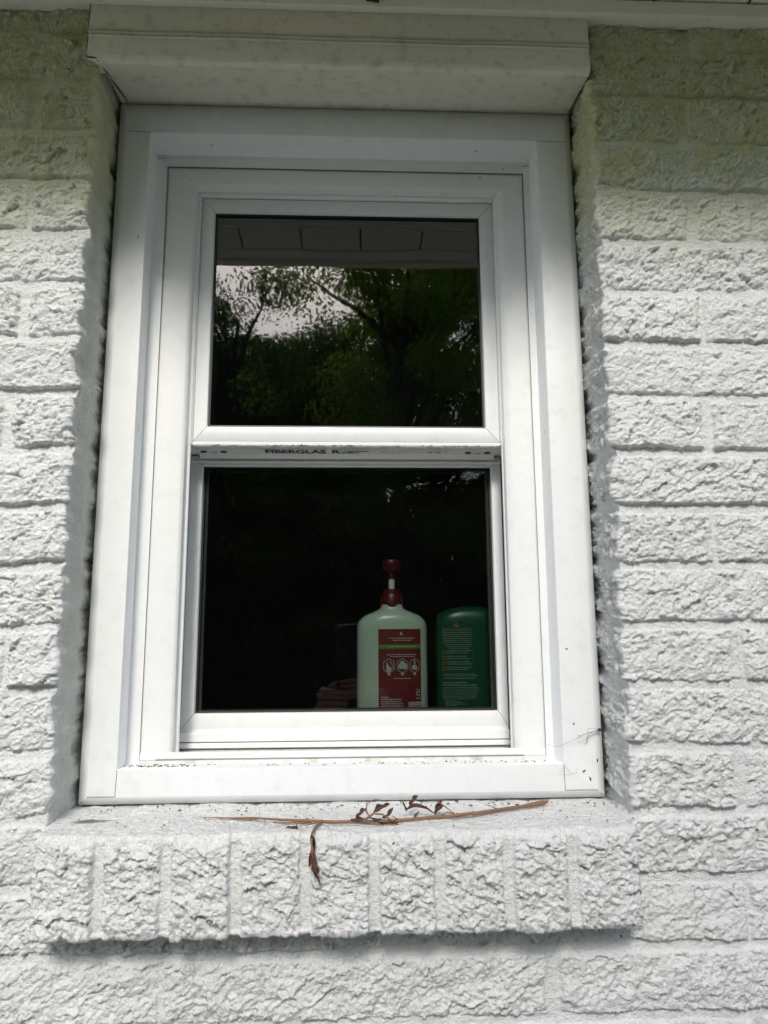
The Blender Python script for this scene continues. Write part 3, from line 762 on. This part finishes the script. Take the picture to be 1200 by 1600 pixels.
line_shape(mb, B, [(.0905 + .0028 * math.cos(a), H - .0925 + .0028 * math.sin(a)) for a in np.linspace(.3, 5.9, 9)], .0012, .0008)
small_print(mb, B, .0875, .0935, H - .0985, .0014, rnd, .0008); small_print(mb, B, .0875, .0935, H - .0865, .0010, rnd, .0008)
mb.build('small_print', LWH, lab)
mb = MB(); mb.lathe(cx, cy, [(H + .0300, .0160), (H + .0305, .0165), (H + .0488, .0165), (H + .0500, .0158), (H + .0502, .0138), (H + .0555, .0134), (H + .0568, .0120), (H + .0572, .0060)], 40)
for k in range(40):
    a = 2 * math.pi * k / 40; mb.box(cx + .0163 * math.cos(a) - .0004, cx + .0163 * math.cos(a) + .0004, cy + .0163 * math.sin(a) - .0004, cy + .0163 * math.sin(a) + .0004, H + .0315, H + .0450)
mb.build('collar', RED, wb, True)
mb = MB(); mb.lathe(cx, cy, [(H + .055, .0047), (H + .076, .0047)], 20); mb.build('pump_stem', STEM, wb, True)
mb = MB(); mb.lathe(cx, cy, [(H + .0730, .0068), (H + .0790, .0085), (H + .0828, .0105), (H + .0832, .0136), (H + .0842, .0141), (H + .0935, .0143), (H + .0985, .0146), (H + .1002, .0138), (H + .1008, .0110), (H + .1004, .002)], 32)
mb.tube([(cx, cy, H + .091), (cx + .004, cy + .022, H + .092), (cx + .008, cy + .042, H + .090), (cx + .009, cy + .048, H + .084)], [.0075, .0065, .005, .0042], 14)
mb.build('pump_head', RED, wb, True)

cx, cy = .1700, Yw(1.064)
gb = empty('shampoo_bottle', (cx, cy, ZB), label='dark green bottle with pale small print at the right edge of the pane', cat='bottle')
A, Bd, NE = .0520, .024, 3.0
prof = [(ZB, A * .93, Bd * .85), (ZB + .003, A * .98, Bd * .95), (ZB + .012, A, Bd), (H + .006, A * .97, Bd * .97), (H + .014, A * .955, Bd * .94), (H + .0185, A * .92, Bd * .90), (H + .0225, A * .83, Bd * .85), (H + .0260, A * .66, Bd * .78), (H + .0288, A * .46, Bd * .66), (H + .0305, A * .26, Bd * .5), (H + .0312, A * .08, Bd * .2)]
mb = MB(); mb.add(*bottle_body(cx, cy, prof, NE)); mb.build('body', GRN, gb, True)
mb = MB(); mb.lathe(cx, cy, [(ZB - .0005, .021), (ZB + .0022, .0225)], 30); mb.build('cap', plain('black_cap', (.003, .004, .004), .9, .05, .05), gb, True)
B = (cx, cy, A * .97, Bd * .99, NE)
mb = MB(); rnd = random.Random(9); PL = .0009
x0 = .1275
for i in range(8): small_print(mb, B, x0, rnd.uniform(.168, .1725), H - .0010 - i * .0028, .0011, rnd, PL)
for i in range(3): small_print(mb, B, x0 + .003 * (i + 1), .171 - .003 * i, H - .0240 - i * .0028, .0011, rnd, PL)
for g_ in range(4):
    for j in range(2): small_print(mb, B, x0 + .0055, x0 + .0055 + rnd.uniform(.022, .039), H - .0325 - g_ * .0078 - j * .0030, .0014, rnd, PL)
small_print(mb, B, x0, .173, H - .0655, .0011, rnd, PL); small_print(mb, B, x0, .177, H - .0678, .0011, rnd, PL); small_print(mb, B, x0 + .002, .173, H - .0712, .0016, rnd, PL)
small_print(mb, B, x0 - .001, .161, H - .0772, .0018, rnd, PL); small_print(mb, B, x0 - .001, .175, H - .0806, .0018, rnd, PL)
for i in range(7): small_print(mb, B, x0 - .001, rnd.uniform(.172, .179), H - .0842 - i * .0026, .0010, rnd, PL)
for i in range(7): small_print(mb, B, x0 + .002, rnd.uniform(.145, .165), H - .1030 - i * .0022, .0010, rnd, PL)
line_shape(mb, B, [(x0 + .0015 * math.cos(a), H - .1205 + .003 * math.sin(a)) for a in np.linspace(0, 6.3, 9)], .0009, PL)
line_shape(mb, B, [(.1640 + .0025 * math.cos(a), H - .1205 + .0028 * math.sin(a)) for a in np.linspace(0, 5.6, 9)], .0013, PL); small_print(mb, B, .1525, .1590, H - .1185, .001, rnd, PL); small_print(mb, B, .1525, .1590, H - .1215, .001, rnd, PL)
for zz in (.1110, .1130, .1230): patch(mb, *B, .1745, .1805, H - zz - .0016, H - zz, PL)
line_shape(mb, B, [(.1775 + .0022 * math.cos(a), H - .1175 + .0024 * math.sin(a)) for a in np.linspace(.3, 5.8, 9)], .0011, PL)
mb.build('small_print', plain('pale_print', (.26, .36, .31), .5, .1), gb)
mb = MB()
for g_ in range(4):
    mb = MB(); z = H - .0355 - g_ * .0078; x = x0 + .0015
    line_shape(mb, B, [(x - .0018, z - .0021), (x + .0018, z - .0021), (x + .0018, z + .0021), (x - .0018, z + .0021), (x - .0018, z - .0021)], .0008, PL); mb.build('orange_square', LORG, gb)
mb = MB()
for (dx, dz, r) in ((0, .0065, .0013), (-.0022, .003, .0014), (.0022, .003, .0014), (0, .0022, .0014)):
    flat_shape(mb, B, [(.1475 + dx + r * math.cos(a), H - .0002 + dz + r * 1.1 * math.sin(a)) for a in np.linspace(0, 6.283, 9)[:-1]], .0012)
mb.build('orange_emblem', LORG, gb)

# ---------------------------------------------------------------- dry vine lying on the sill
TW = plain('dry_stem', (.30, .165, .085), .65, .28); DL = plain('dry_leaf', (.125, .052, .030), .75, .35)
vine = empty('dry_vine_stem', (0, -.02, H - .2045), label='long dry brown vine stem with shrivelled leaves lying along the sill', cat='twig')
st = [(-.1509, .0147, 1.2965), (-.1300, .0095, 1.2975), (-.1099, .0043, 1.2985), (-.078, -.0055, 1.2985), (-.0503, -.0123, 1.2990), (-.02, -.0165, 1.2985), (.0039, -.0181, 1.2990), (.0246, -.0175, 1.2985),
      (.0446, -.0156, 1.2985), (.0724, -.0096, 1.299), (.1007, -.0035, 1.2990), (.13, .0054, 1.2992), (.1612, .0201, 1.2990), (.1893, .0327, 1.2990), (.2193, .0487, 1.2995)]
mb = MB(); mb.tube(st, [.0003, .0007, .0010, .0013, .0014, .0014, .0015, .0014, .0016, .0016, .0017, .0018, .0018, .0019, .0030], 9)
for p in ((-.0503, -.0123, 1.299), (.0446, -.0156, 1.2985), (.1300, .0054, 1.2992)): mb.sphere(p, .0024, 8, 6, (1.3, 1, 1))
for dx, dz in ((.006, .003), (.007, 0.0), (.005, -.0015), (.0065, .0015)): mb.tube([(.2170, .0475, 1.2995), (.2193 + dx, .0500, 1.2995 + dz)], [.0012, .0002], 5)
mb.tube([(-.170, .020, 1.2963), (-.14, .0118, 1.2972), (-.11, .0030, 1.2978)], [.0002, .0006, .0005], 5)
mb.tube([(-.165, .0125, 1.2963), (-.13, .006, 1.2970), (-.105, .0015, 1.2975)], [.0002, .0005, .0004], 5)
mb.build('stem', TW, vine, True)
def tendril(pts, r, name='tendril', mat=TW):
    m2 = MB(); n = len(pts); m2.tube(pts, [r * (1 - .6 * i / (n - 1)) for i in range(n)], 6); return m2.build(name, mat, vine, True)
def dleaf(c, d, L, W, seed, curl=2.5):
    """shrivelled leaf: narrow crumpled sheet curling along and across its length"""
    rg = np.random.default_rng(seed); d = Vector(d).normalized(); up_ = Vector((.1, -.6, .8)).normalized()
    sdv = d.cross(up_).normalized(); nv = sdv.cross(d).normalized(); nu, nv_ = 14, 7; vs = []; fs = []
    ph = rg.uniform(0, 6, 4)
    for i in range(nu):
        u = i / (nu - 1); wd = W * math.sin(math.pi * min(1, u * .92 + .06)) ** .8 * (1 + .35 * math.sin(9 * u + ph[0]))
        bend = nv * (L * .22 * math.sin(curl * u + ph[1])) + sdv * (L * .12 * math.sin(3 * u + ph[2]))
        for j in range(nv_):
            v = j / (nv_ - 1) * 2 - 1; an = v * 1.7
            off = sdv * (wd * math.sin(an) * .6) + nv * (wd * (1 - math.cos(an)) * .6 + W * .16 * math.sin(13 * u + 3 * v + ph[3]))
            vs.append(Vector(c) + d * (L * u) + bend - nv * (L * .22 * math.sin(ph[1])) - sdv * (L * .12 * math.sin(ph[2])) + off)
    for i in range(nu - 1):
        for j in range(nv_ - 1): fs.append((i * nv_ + j, i * nv_ + j + 1, (i + 1) * nv_ + j + 1, (i + 1) * nv_ + j))
    m2 = MB(); m2.add(vs, fs); o = m2.build('dry_leaf', DL, vine, True)
    so = o.modifiers.new('thick', 'SOLIDIFY'); so.thickness = .0004
    return o
# the leaf that hangs down over the front of the sill
tendril([(-.0345, -.0140, 1.2985), (-.0400, -.040, 1.3000), (-.0424, -.0600, 1.2990), (-.0425, -.0655, 1.2900), (-.0415, -.0660, 1.2800)], .0017)
tendril([(-.0425, -.0650, 1.2900), (-.0385, -.0670, 1.2800), (-.0370, -.0660, 1.2700), (-.0405, -.0655, 1.2640)], .0008)
dleaf((-.0428, -.0640, 1.2980), (.06, -.02, -1), .030, .0042, 11); dleaf((-.0405, -.0660, 1.2800), (-.02, 0, -1), .016, .0050, 12)
tendril([(-.0410, -.0650, 1.2680), (-.0385, -.0655, 1.2630), (-.0355, -.0650, 1.2580), (-.0335, -.0650, 1.2530)], .0016, 'leaf_tip', DL)
tendril([(-.0345, -.0135, 1.2990), (-.0500, -.022, 1.2965), (-.0620, -.034, 1.2990)], .0006)
for c_, d_, L_, W_, s_ in (((-.0600, -.030, 1.2995), (-.2, -.4, -.6), .016, .0042, 21), ((-.0610, -.032, 1.2975), (-1, -.2, -.1), .014, .0026, 22), ((-.0590, -.034, 1.2960), (.4, -.6, -.8), .016, .0024, 23), ((-.063, -.036, 1.2950), (-.5, -.5, -.8), .013, .0022, 24),
                          ((.0010, -.0160, 1.3010), (1, .1, .45), .014, .0040, 25), ((-.004, -.0180, 1.3000), (1, -.1, .3), .016, .0036, 26),
                          ((.0160, -.0200, 1.3035), (1, 0, -.2), .034, .0034, 27), ((.0200, -.0160, 1.3070), (.9, .2, .35), .018, .0050, 28), ((.0200, -.0210, 1.3005), (1, -.2, -.1), .030, .0036, 29), ((.030, -.019, 1.302), (.8, 0, .9), .014, .0034, 30),
                          ((.0560, .0060, 1.3040), (1, .2, 0), .030, .0036, 31), ((.0600, .0100, 1.3080), (.8, .3, .5), .014, .0040, 32), ((.0870, .0060, 1.2990), (.3, .2, 1), .016, .0055, 33), ((.056, .004, 1.303), (-.4, .1, 1), .011, .0016, 34), ((.070, .006, 1.302), (-.3, -.5, -.3), .009, .0013, 35)):
    dleaf(c_, d_, L_, W_ * .85, s_)
tendril([(.0170, -.0190, 1.3020), (.0120, -.0150, 1.3080), (.0130, -.0130, 1.3150), (.0200, -.0120, 1.3190), (.0270, -.0125, 1.3190)], .0010)
tendril([(.0100, -.0190, 1.3000), (.0200, -.0200, 1.3070), (.0300, -.0210, 1.3060), (.0400, -.0200, 1.2990), (.0440, -.0180, 1.3010), (.0400, -.0150, 1.3030)], .0013)
tendril([(.0900, .0080, 1.3120), (.1000, .0050, 1.3060), (.1080, .0010, 1.3000)], .0009)
tendril([(.1080, .0010, 1.3010), (.1000, -.0040, 1.3030), (.0930, -.0060, 1.3010), (.0900, -.0060, 1.2970), (.0990, -.0060, 1.2985)], .0009)
tendril([(.1600, .0200, 1.2995), (.1520, .0320, 1.3010), (.1480, .0400, 1.3000)], .0006)
tendril([(-.0930, -.0020, 1.2985), (-.0955, -.0090, 1.3000), (-.0950, -.0140, 1.2960)], .0007)
tendril([(.105, -.008, 1.2965), (.150, .010, 1.2968), (.186, .0245, 1.2970)], .0004); tendril([(.045, -.0215, 1.2962), (.0, -.0235, 1.2966), (-.04, -.019, 1.2964)], .0004)
mb = MB()
for x, y in ((-.085, -.012), (-.075, -.010), (-.066, -.012)): mb.tube([(x, y, 1.2968), (x + .012, y - .001, 1.2972), (x + .021, y + .001, 1.2966)], [.0003, .0010, .0003], 6)
mb.build('bark_flake', TW, vine, True)

# grass clippings at the left end of the sill
gr = MB(); rnd = random.Random(12)
for i in range(7):
    x, y = -.305 + rnd.uniform(0, .010), .006 + rnd.uniform(-.004, .004); z = H - .2035
    gr.tube([(x, y, z + .0004), (x + .018, y + rnd.uniform(-.002, .003), z + .0018), (x + rnd.uniform(.03, .04), y + rnd.uniform(-.003, .004), z + .0004)], [.0002, .0005, .0001], 4)
tag(gr.build('dry_grass', plain('dry_grass', (.22, .19, .13), .8, .2)), 'few dry grass blades at the left end of the sill', 'grass blades')

# dead daddy-long-legs on the casing
SP = plain('spider_brown', (.07, .06, .05), .7, .2)
sp = empty('dead_spider', (.2956, .066, 1.3772), label='dead long-legged spider stuck to the right side of the white casing', cat='spider')
mb = MB(); mb.sphere((.2956, .0680, 1.3772), .0021, 10, 8, (1.25, .8, 1)); mb.build('body', SP, sp, True)
for pts in ([(.2950, .0675, 1.3772), (.2790, .0640, 1.3740), (.2600, .0665, 1.3650), (.2440, .0690, 1.3575), (.2380, .095, 1.3565)], [(.2950, .0675, 1.3775), (.2830, .0630, 1.3795), (.2810, .0680, 1.3780), (.2815, .0690, 1.3700), (.2790, .0700, 1.3620)],
            [(.2945, .0675, 1.3765), (.2850, .0650, 1.3715), (.2760, .0680, 1.3650), (.2690, .0700, 1.3625)], [(.2945, .0675, 1.3768), (.2800, .0640, 1.3740), (.2690, .0690, 1.3700), (.2720, .0700, 1.3710)],
            [(.2950, .0675, 1.3770), (.2850, .0640, 1.3750), (.2800, .0680, 1.3690), (.2810, .0700, 1.3630), (.2770, .0705, 1.3600)]):
    m2 = MB(); m2.tube(pts, .00017, 5); m2.build('leg', SP, sp, True)
mb = MB(); mb.tube([(.2529, .0700, 1.3361), (.2447, .0705, 1.3260), (.2555, .0700, 1.3251), (.2665, .0700, 1.3279), (.2667, .0700, 1.3330), (.2655, .07, 1.3335)], .00012, 4)
mb.tube([(.2520, .0700, 1.3350), (.2560, .0700, 1.3300), (.2590, .0700, 1.3270)], .00012, 4)
tag(mb.build('plant_fibre', SP), 'thin curled fibre on the lower right corner of the casing', 'fibre')
DB = plain('debris_brown', (.055, .042, .030), .85, .3)
for i, (x, z, L, a) in enumerate(((.2751, 1.3292, .0024, 30), (.2824, 1.3203, .0026, -75), (.2921, 1.3415, .0024, -80), (.2653, 1.3842, .0014, -60))):
    mb = MB(); mb.tube([(x - L * math.cos(math.radians(a)), .0712, z - L * math.sin(math.radians(a))), (x, .0708, z), (x + L * math.cos(math.radians(a)), .0714, z + L * math.sin(math.radians(a)))], [.0002, .0009, .0003], 6)
    tag(mb.build('debris_fleck', DB, None, True), ('slanting brown fleck low on the right casing, above the lowest one', 'lowest brown fleck on the right casing', 'brown fleck touching the outer edge of the right window trim', 'small brown fleck on the right casing left of the spider')[i], 'debris', 'brown flecks on the right casing')

# ---------------------------------------------------------------- garden: ground and trees mirrored in the glass
m, t, b = new_mat('grass_ground')
t.links.new(mix(t, noise(t, 1.7, 5, .6), (.085, .130, .035), (.150, .175, .075)), b.inputs['Base Color']); b.inputs['Roughness'].default_value = .95
bump(t, b, noise(t, 60, 4, .7), .03, 1)
mb = MB(); mb.add([(-60, .05, GZ), (60, .05, GZ), (60, -80, GZ), (-60, -80, GZ)], [(3, 2, 1, 0)]); tag(mb.build('lawn', m), kind='structure')
mb = MB(); mb.box(-12, 12, -2.6, .04, GZ - .02, GZ + .02, .004)  # unseen pale slab, added to bounce fill light up onto the wall
tag(mb.build('path', plain('pale_bounce_slab', (.55, .53, .44), .9, .12)), kind='structure')
mb = MB(); mb.add([(-60, .05, GZ - .01), (60, .05, GZ - .01), (60, 60, GZ - .01), (-60, 60, GZ - .01)], [(0, 1, 2, 3)]); tag(mb.build('ground', plain('soil', (.07, .055, .04), .95)), kind='structure')

LEAF = leaf_mat('tree_leaves', (.085, .150, .016), (.130, .200, .028)); LEAFD = leaf_mat('dark_leaves', (.022, .055, .014), (.050, .090, .022))
BARK = plain('bark', (.07, .055, .042), .9, .3)
def leaves(clumps, per, size, seed):
    rg = np.random.default_rng(seed); cs = []; 
    for (c, r) in clumps:
        p = rg.normal(0, 1, (per, 3)); p /= np.linalg.norm(p, axis=1)[:, None]
        p *= (rg.random((per, 1)) ** .45) * np.array(r); cs.append(p + np.array(c))
    c = np.concatenate(cs); n = len(c)
    a = rg.normal(0, 1, (n, 3)); a[:, 2] -= .6; a /= np.linalg.norm(a, axis=1)[:, None]
    b_ = rg.normal(0, 1, (n, 3)); b_ -= a * (a * b_).sum(1)[:, None]; b_ /= np.linalg.norm(b_, axis=1)[:, None]
    L = size * rg.uniform(.6, 1.3, (n, 1)); W = L * .34
    V = np.stack([c, c + a * L * .5 + b_ * W, c + a * L, c + a * L * .5 - b_ * W], 1).reshape(-1, 3)
    return V, np.arange(4 * n).reshape(n, 4)
def make_tree(name, x, y, h, rad, seed, mat, nclump, per, low=.15, size=.09, **k):
    rg = random.Random(seed); root = empty(name, (x, y, GZ), **k)
    mb = MB(); pts = []; px, py = 0, 0
    for i in range(8):
        pts.append((px, py, h * .9 * i / 7)); px += rg.uniform(-.06, .06) * h * .3; py += rg.uniform(-.06, .06) * h * .3
    r0 = h * .022; mb.tube(pts, [r0 * (1 - i * .12) for i in range(8)], 9)
    cl = []
    for i in range(nclump):
        u = rg.random(); z = h * (low + (1 - low) * u); rr2 = rad * (1 - abs(u - .45) ** 2 * 1.9) * math.sqrt(rg.random())
        th = rg.uniform(0, 2 * math.pi); c = (rr2 * math.cos(th), rr2 * math.sin(th), z)
        q = rg.uniform(.16, .34) * rad; cl.append((c, (q, q, q * .6)))
        j = min(7, int(max(0, z - h * .12) / (h * .9) * 7)); b0_ = pts[j]
        if i % 2 == 0: mb.tube([b0_, tuple(b0_[n_] * .5 + c[n_] * .5 + (.1 if n_ == 2 else 0) for n_ in range(3)), c], [r0 * .4, r0 * .22, r0 * .08], 6)
    me_off = np.array([x, y, GZ])
    mb.v = [(v[0] + x, v[1] + y, v[2] + GZ) for v in mb.v]; mb.build('trunk', BARK, root, True)
    V, Q = leaves(cl, per, size, seed); mesh_np('crown', V + me_off, Q, mat, root)
    return root
def copy_tree(src, x, y, rz, sc, label, group):
    r = src.copy(); C.objects.link(r); r.location = (x, y, GZ); r.rotation_euler = (0, 0, rz); r.scale = (sc, sc, sc); r['label'] = label; r['group'] = group
    for ch in src.children:
        c = ch.copy(); C.objects.link(c); c.parent = r
    return r
GT = 'trees and bushes behind the photographer'
t1 = make_tree('leafy_tree', .75, -7.6, 7.2, 2.1, 3, LEAF, 80, 900, .2, .055, label='bright green tree behind the photographer, mirrored in the middle of the upper pane', cat='tree', group=GT)
t2 = make_tree('dark_tree', -2.1, -9.5, 7.5, 2.3, 5, LEAFD, 105, 720, .08, .06, label='dark tree with gaps of sky, mirrored at the left of the upper pane', cat='tree', group=GT)
spots = [(t1, 3.6, -9.4, 1.1, 1.12, 'green tree right of the bright one'), (t2, 1.8, -11.5, 2.0, 1.45, 'tall dark tree behind the bright one'), (t2, -5.6, -10.5, .6, .92, 'dark tree left of the one with sky gaps'), (t1, -8.8, -11.5, 2.7, .95, 'green tree at the far left of the garden'),
         (t2, 7.2, -10.5, 1.9, 1.2, 'dark tree at the right of the garden'), (t1, 10.8, -10.0, .3, 1.15, 'green tree at the far right of the garden'), (t2, -1.0, -11.0, .9, 1.12, 'dark tree just behind the one with sky gaps'), (t2, -3.4, -11.6, 2.9, 1.08, 'dark tree behind and left of the one with sky gaps'), (t2, -2.0, -12.6, 4.0, 1.16, 'dark tree at the back, seen through the gaps of the left one'), (t2, -3.9, -14.0, 3.3, 1.25, 'dark tree in the back row on the left'), (t2, -.6, -14.5, 4.3, 1.3, 'dark tree in the back row in the middle'), (t2, 5.2, -14.5, 5.3, 1.6, 'dark tree in the back row on the right')]
for s_, x, y, rz, sc, lb in spots: copy_tree(s_, x, y, rz, sc * (.84 if s_ is t2 else .95), lb, GT)
b1 = make_tree('dark_bush', -.9, -6.4, 1.9, 1.3, 8, LEAFD, 40, 600, .0, .075, label='low dark bush in the middle of the garden', cat='bush', group=GT)
BUSH = (((1.6, -6.2, 1.0), 'dark bush right of the middle one'), ((3.9, -6.6, 1.1), 'dark bush under the green tree on the right'), ((-3.4, -6.8, 1.05), 'dark bush left of the middle one'), ((6.3, -7.0, 1.1), 'dark bush far to the right'),
        ((-6.0, -7.4, 1.1), 'dark bush far to the left'), ((.3, -9.0, 1.5), 'large dark bush behind the middle one'), ((-2.6, -8.6, 1.4), 'large dark bush under the tree with sky gaps'), ((3.0, -8.2, 1.5), 'large dark bush between the two green trees'),
        ((-.9, -11.5, 2.3), 'tallest dark bush in the back, left of the middle'), ((1.9, -12.0, 2.4), 'tallest dark bush in the back, right of the middle'), ((-4.4, -11.8, 2.2), 'tall dark bush at the back left'), ((5.0, -12.0, 2.3), 'tall dark bush at the back right'))
for i, ((x, y, sc), lb) in enumerate(BUSH): copy_tree(b1, x, y, i * 1.3, sc, lb, GT)

# ---------------------------------------------------------------- phone and photographer (mirrored faintly in the lower pane)
ph = empty('smartphone', (.0, YC - .006, H), label='black smartphone held upright in front of the window', cat='phone')
mb = MB(); mb.box(-.050, .026, YC - .0100, YC - .0022, H - .165, H + .012, .003); mb.build('body', plain('phone_black', (.012, .012, .014), .3), ph)
mb = MB(); mb.box(-.016, .020, YC - .0024, YC - .0014, H - .030, H + .006, .0004); mb.build('lens_plate', plain('lens_plate', (.02, .02, .02), .2), ph)

SKIN = plain('skin', (.55, .28, .21), .5, .06); CLOTH = plain('dark_jacket', (.008, .008, .010), .95, .2, .1); JEAN = plain('dark_trousers', (.02, .025, .04), .9, .2); HAIR = plain('dark_hair', (.006, .005, .004), .95, .2, .1)
def skin_mesh(chains, sub=2):
    """chains: list of [(x,y,z,r),...]; each chain's first vertex may coincide with an earlier vertex"""
    verts = []; rad = []; edges = []; roots = []
    for ch in chains:
        prev = None
        for i, (x, y, z, r) in enumerate(ch):
            hit = None
            if i == 0:
                for j, v in enumerate(verts):
                    if (v - Vector((x, y, z))).length < 1e-5: hit = j
            if hit is None:
                verts.append(Vector((x, y, z))); rad.append(r); hit = len(verts) - 1
                if i == 0: roots.append(hit)
            if prev is not None: edges.append((prev, hit))
            prev = hit
    me = bpy.data.meshes.new('sk'); me.from_pydata([v[:] for v in verts], edges, []); ob = bpy.data.objects.new('sk', me); C.objects.link(ob)
    ob.modifiers.new('s', 'SKIN'); ss = ob.modifiers.new('u', 'SUBSURF'); ss.levels = sub; ss.render_levels = sub
    for i, r in enumerate(rad): me.skin_vertices[0].data[i].radius = (r, r); me.skin_vertices[0].data[i].use_root = i in roots
    dg = bpy.context.evaluated_depsgraph_get(); dg.update()
    out = bpy.data.meshes.new_from_object(ob.evaluated_get(dg)); bpy.data.objects.remove(ob); bpy.data.meshes.remove(me)
    return out
person = empty('person', (0, -1.30, GZ), label='person in dark clothes holding up a phone in front of the window', cat='person')
py = -1.30; D = -.53
def dn(ch): return [(x - .012, y, z + D, r) for x, y, z, r in ch]
legs = [[(0, py, .95, .13), (sx * .09, py, .88, .09), (sx * .10, py + .02, .50, .060), (sx * .10, py, .10, .038), (sx * .10, py, .05, .04), (sx * .10, py + .16, .05, .028)] for sx in (1, -1)]
chains = [[(0, py, .95, .13), (0, py, 1.10, .12), (0, py, 1.28, .135), (0, py, 1.42, .10), (0, py, 1.49, .052), (0, py + .01, 1.54, .052), (0, py + .02, 1.60, .080), (0, py + .03, 1.66, .092), (0, py + .02, 1.71, .080)]] + legs
chains = [dn(c) for c in chains]
ARM = {1: [(.17, py, 1.43 + D, .056), (.20, py + .17, 1.12, .043), (.115, YC - .10, 1.255, .029), (.075, YC - .060, 1.300, .022), (.060, YC - .040, 1.325, .026)],
       -1: [(-.19, py, 1.43 + D, .056), (-.22, py + .17, 1.10, .043), (-.135, YC - .10, 1.225, .029), (-.100, YC - .065, 1.262, .022), (-.088, YC - .048, 1.290, .026)]}
for sx in (1, -1): chains.append([(-.012, py, 1.42 + D, .10)] + ARM[sx])
# right hand: fingers come round the phone's right edge and lie on its window side, tips to the left
for i, (z, L) in enumerate(((1.312, .058), (1.327, .066), (1.342, .072), (1.357, .070))):
    y0 = YC + .006
    chains.append([(.055, YC - .030, z - .004, .0100), (.040, YC - .008, z, .0088), (.028, y0, z + .001, .0080), (.028 - L * .42, y0 + .004, z + .0015, .0074), (.028 - L * .75, y0 + .001, z - .001, .0070), (.028 - L, y0 - .001, z - .005, .0058)])
chains.append([(.062, YC - .042, 1.335, .012), (.046, YC - .040, 1.360, .0105), (.028, YC - .024, 1.378, .0095), (.012, YC - .020, 1.382, .0080)])
# left hand: knuckles bent round the lower left, fingers reach to the right
for i, (z, kx, L) in enumerate(((1.283, -.086, .060), (1.297, -.094, .074), (1.311, -.096, .080), (1.325, -.088, .074))):
    chains.append([(-.088, YC - .040, z, .0100), (kx - .004, YC - .012, z + .001, .0090), (kx, YC + .010, z + .002, .0080), (kx + .020, YC + .022, z + .0025, .0074), (kx + L * .65, YC + .021, z, .0070), (kx + L, YC + .016, z - .004, .0058)])
chains.append([(-.088, YC - .050, 1.305, .012), (-.072, YC - .044, 1.330, .0105), (-.052, YC - .026, 1.345, .0095), (-.038, YC - .021, 1.350, .0080)])
bod = skin_mesh(chains)
bo = link('body', bod, SKIN, person, True)
for sx in (-1, 1):
    mb = MB(); mb.sphere((-.012 + sx * .032, py + .105, 1.652 + D), .011, 10, 8, (1.2, .6, .7)); mb.build('eye', plain('eye_white', (.5, .5, .48), .3, .05), person, True)
    mb = MB(); mb.sphere((-.012 + sx * .088, py + .02, 1.645 + D), .022, 10, 8, (.4, .8, 1.3)); mb.build('ear', SKIN, person, True)
mb = MB(); mb.tube([(-.012, py + .108, 1.665 + D), (-.012, py + .125, 1.640 + D), (-.012, py + .134, 1.622 + D), (-.012, py + .118, 1.612 + D)], [.008, .010, .013, .008], 8); mb.build('nose', SKIN, person, True)
mb = MB(); mb.sphere((-.012, py + .104, 1.588 + D), .018, 10, 6, (1.2, .4, .35)); mb.build('mouth', plain('lips', (.30, .12, .10), .5, .05), person, True)
mb = MB(); mb.sphere((-.012, py - .004, 1.690 + D), .104, 20, 12, (.93, 1.02, .86)); mb.build('hair', HAIR, person, True)
jk = skin_mesh([dn([(0, py, .90, .155), (0, py, 1.10, .145), (0, py, 1.28, .155), (0, py, 1.41, .118), (0, py, 1.455, .075)])] +
               [[(-.012, py, 1.41 + D, .118), (ARM[sx][0][0], py, ARM[sx][0][2], .074), (*ARM[sx][1][:3], .060), (*(ARM[sx][1][k] * .15 + ARM[sx][2][k] * .85 for k in range(3)), .044), (*ARM[sx][2][:3], .036)] for sx in (1, -1)])
link('jacket', jk, CLOTH, person, True)
tr_ = skin_mesh([dn([(0, py, .97, .15), (sx * .095, py, .86, .105), (sx * .10, py + .02, .50, .078), (sx * .10, py, .10, .062)]) for sx in (1, -1)])
link('trousers', tr_, JEAN, person, True)
for sx in (-1, 1):
    mb = MB(); mb.box(-.012 + sx * .10 - .048, -.012 + sx * .10 + .048, py - .07, py + .21, GZ, GZ + .075, .02); mb.build('shoe', CLOTH, person, True)

# ---------------------------------------------------------------- grit and crumbs
rnd = random.Random(31); gr = MB()
for i in range(230):
    back = rnd.random() < .55
    x = rnd.uniform(-.31, .29); y = rnd.uniform(.040, .072) if back else rnd.uniform(-.035, .05); z = H - .2030 + rnd.uniform(0, .0006)
    r = rnd.uniform(.0003, .0011) * (1 if back else .7); a = rnd.uniform(0, 3.14); e = rnd.uniform(1, 3)
    gr.tube([(x - r * e * math.cos(a), y - r * e * math.sin(a), z), (x, y, z + r * .5), (x + r * e * math.cos(a), y + r * e * math.sin(a), z)], [r * .3, r * .8, r * .2], 5)
tag(gr.build('grit', DB), kind='stuff')
gr = MB()
for i in range(150):
    x = rnd.choice((rnd.uniform(-.218, .198), rnd.uniform(.12, .198), rnd.uniform(-.11, .02))); r = rnd.uniform(.0002, .0009)
    a = rnd.uniform(-.5, .5); L = r * rnd.uniform(1, 4)
    gr.tube([(x, Yw(.9434), H + .2462), (x + L * math.cos(a), Yw(.9432), H + .2462 + abs(L * math.sin(a)))], [r * .7, r * .3], 5)
tag(gr.build('dirt_crumbs', DB, up), kind='stuff')
gr = MB()
for i in range(170):
    x = rnd.choice((rnd.uniform(-.26, .235), rnd.uniform(-.278, -.20))); r = rnd.uniform(.0002, .0008)
    y = rnd.uniform(Yw(.895), Yw(.914)); z = H - .1622 - (y - Yw(.882)) / .036 * .001 + .0003
    gr.tube([(x, y, z), (x + r * 3, y + rnd.uniform(-.001, .001), z + r * .4)], [r * .8, r * .4], 5)
tag(gr.build('dirt_crumbs', DB, casing), kind='stuff')
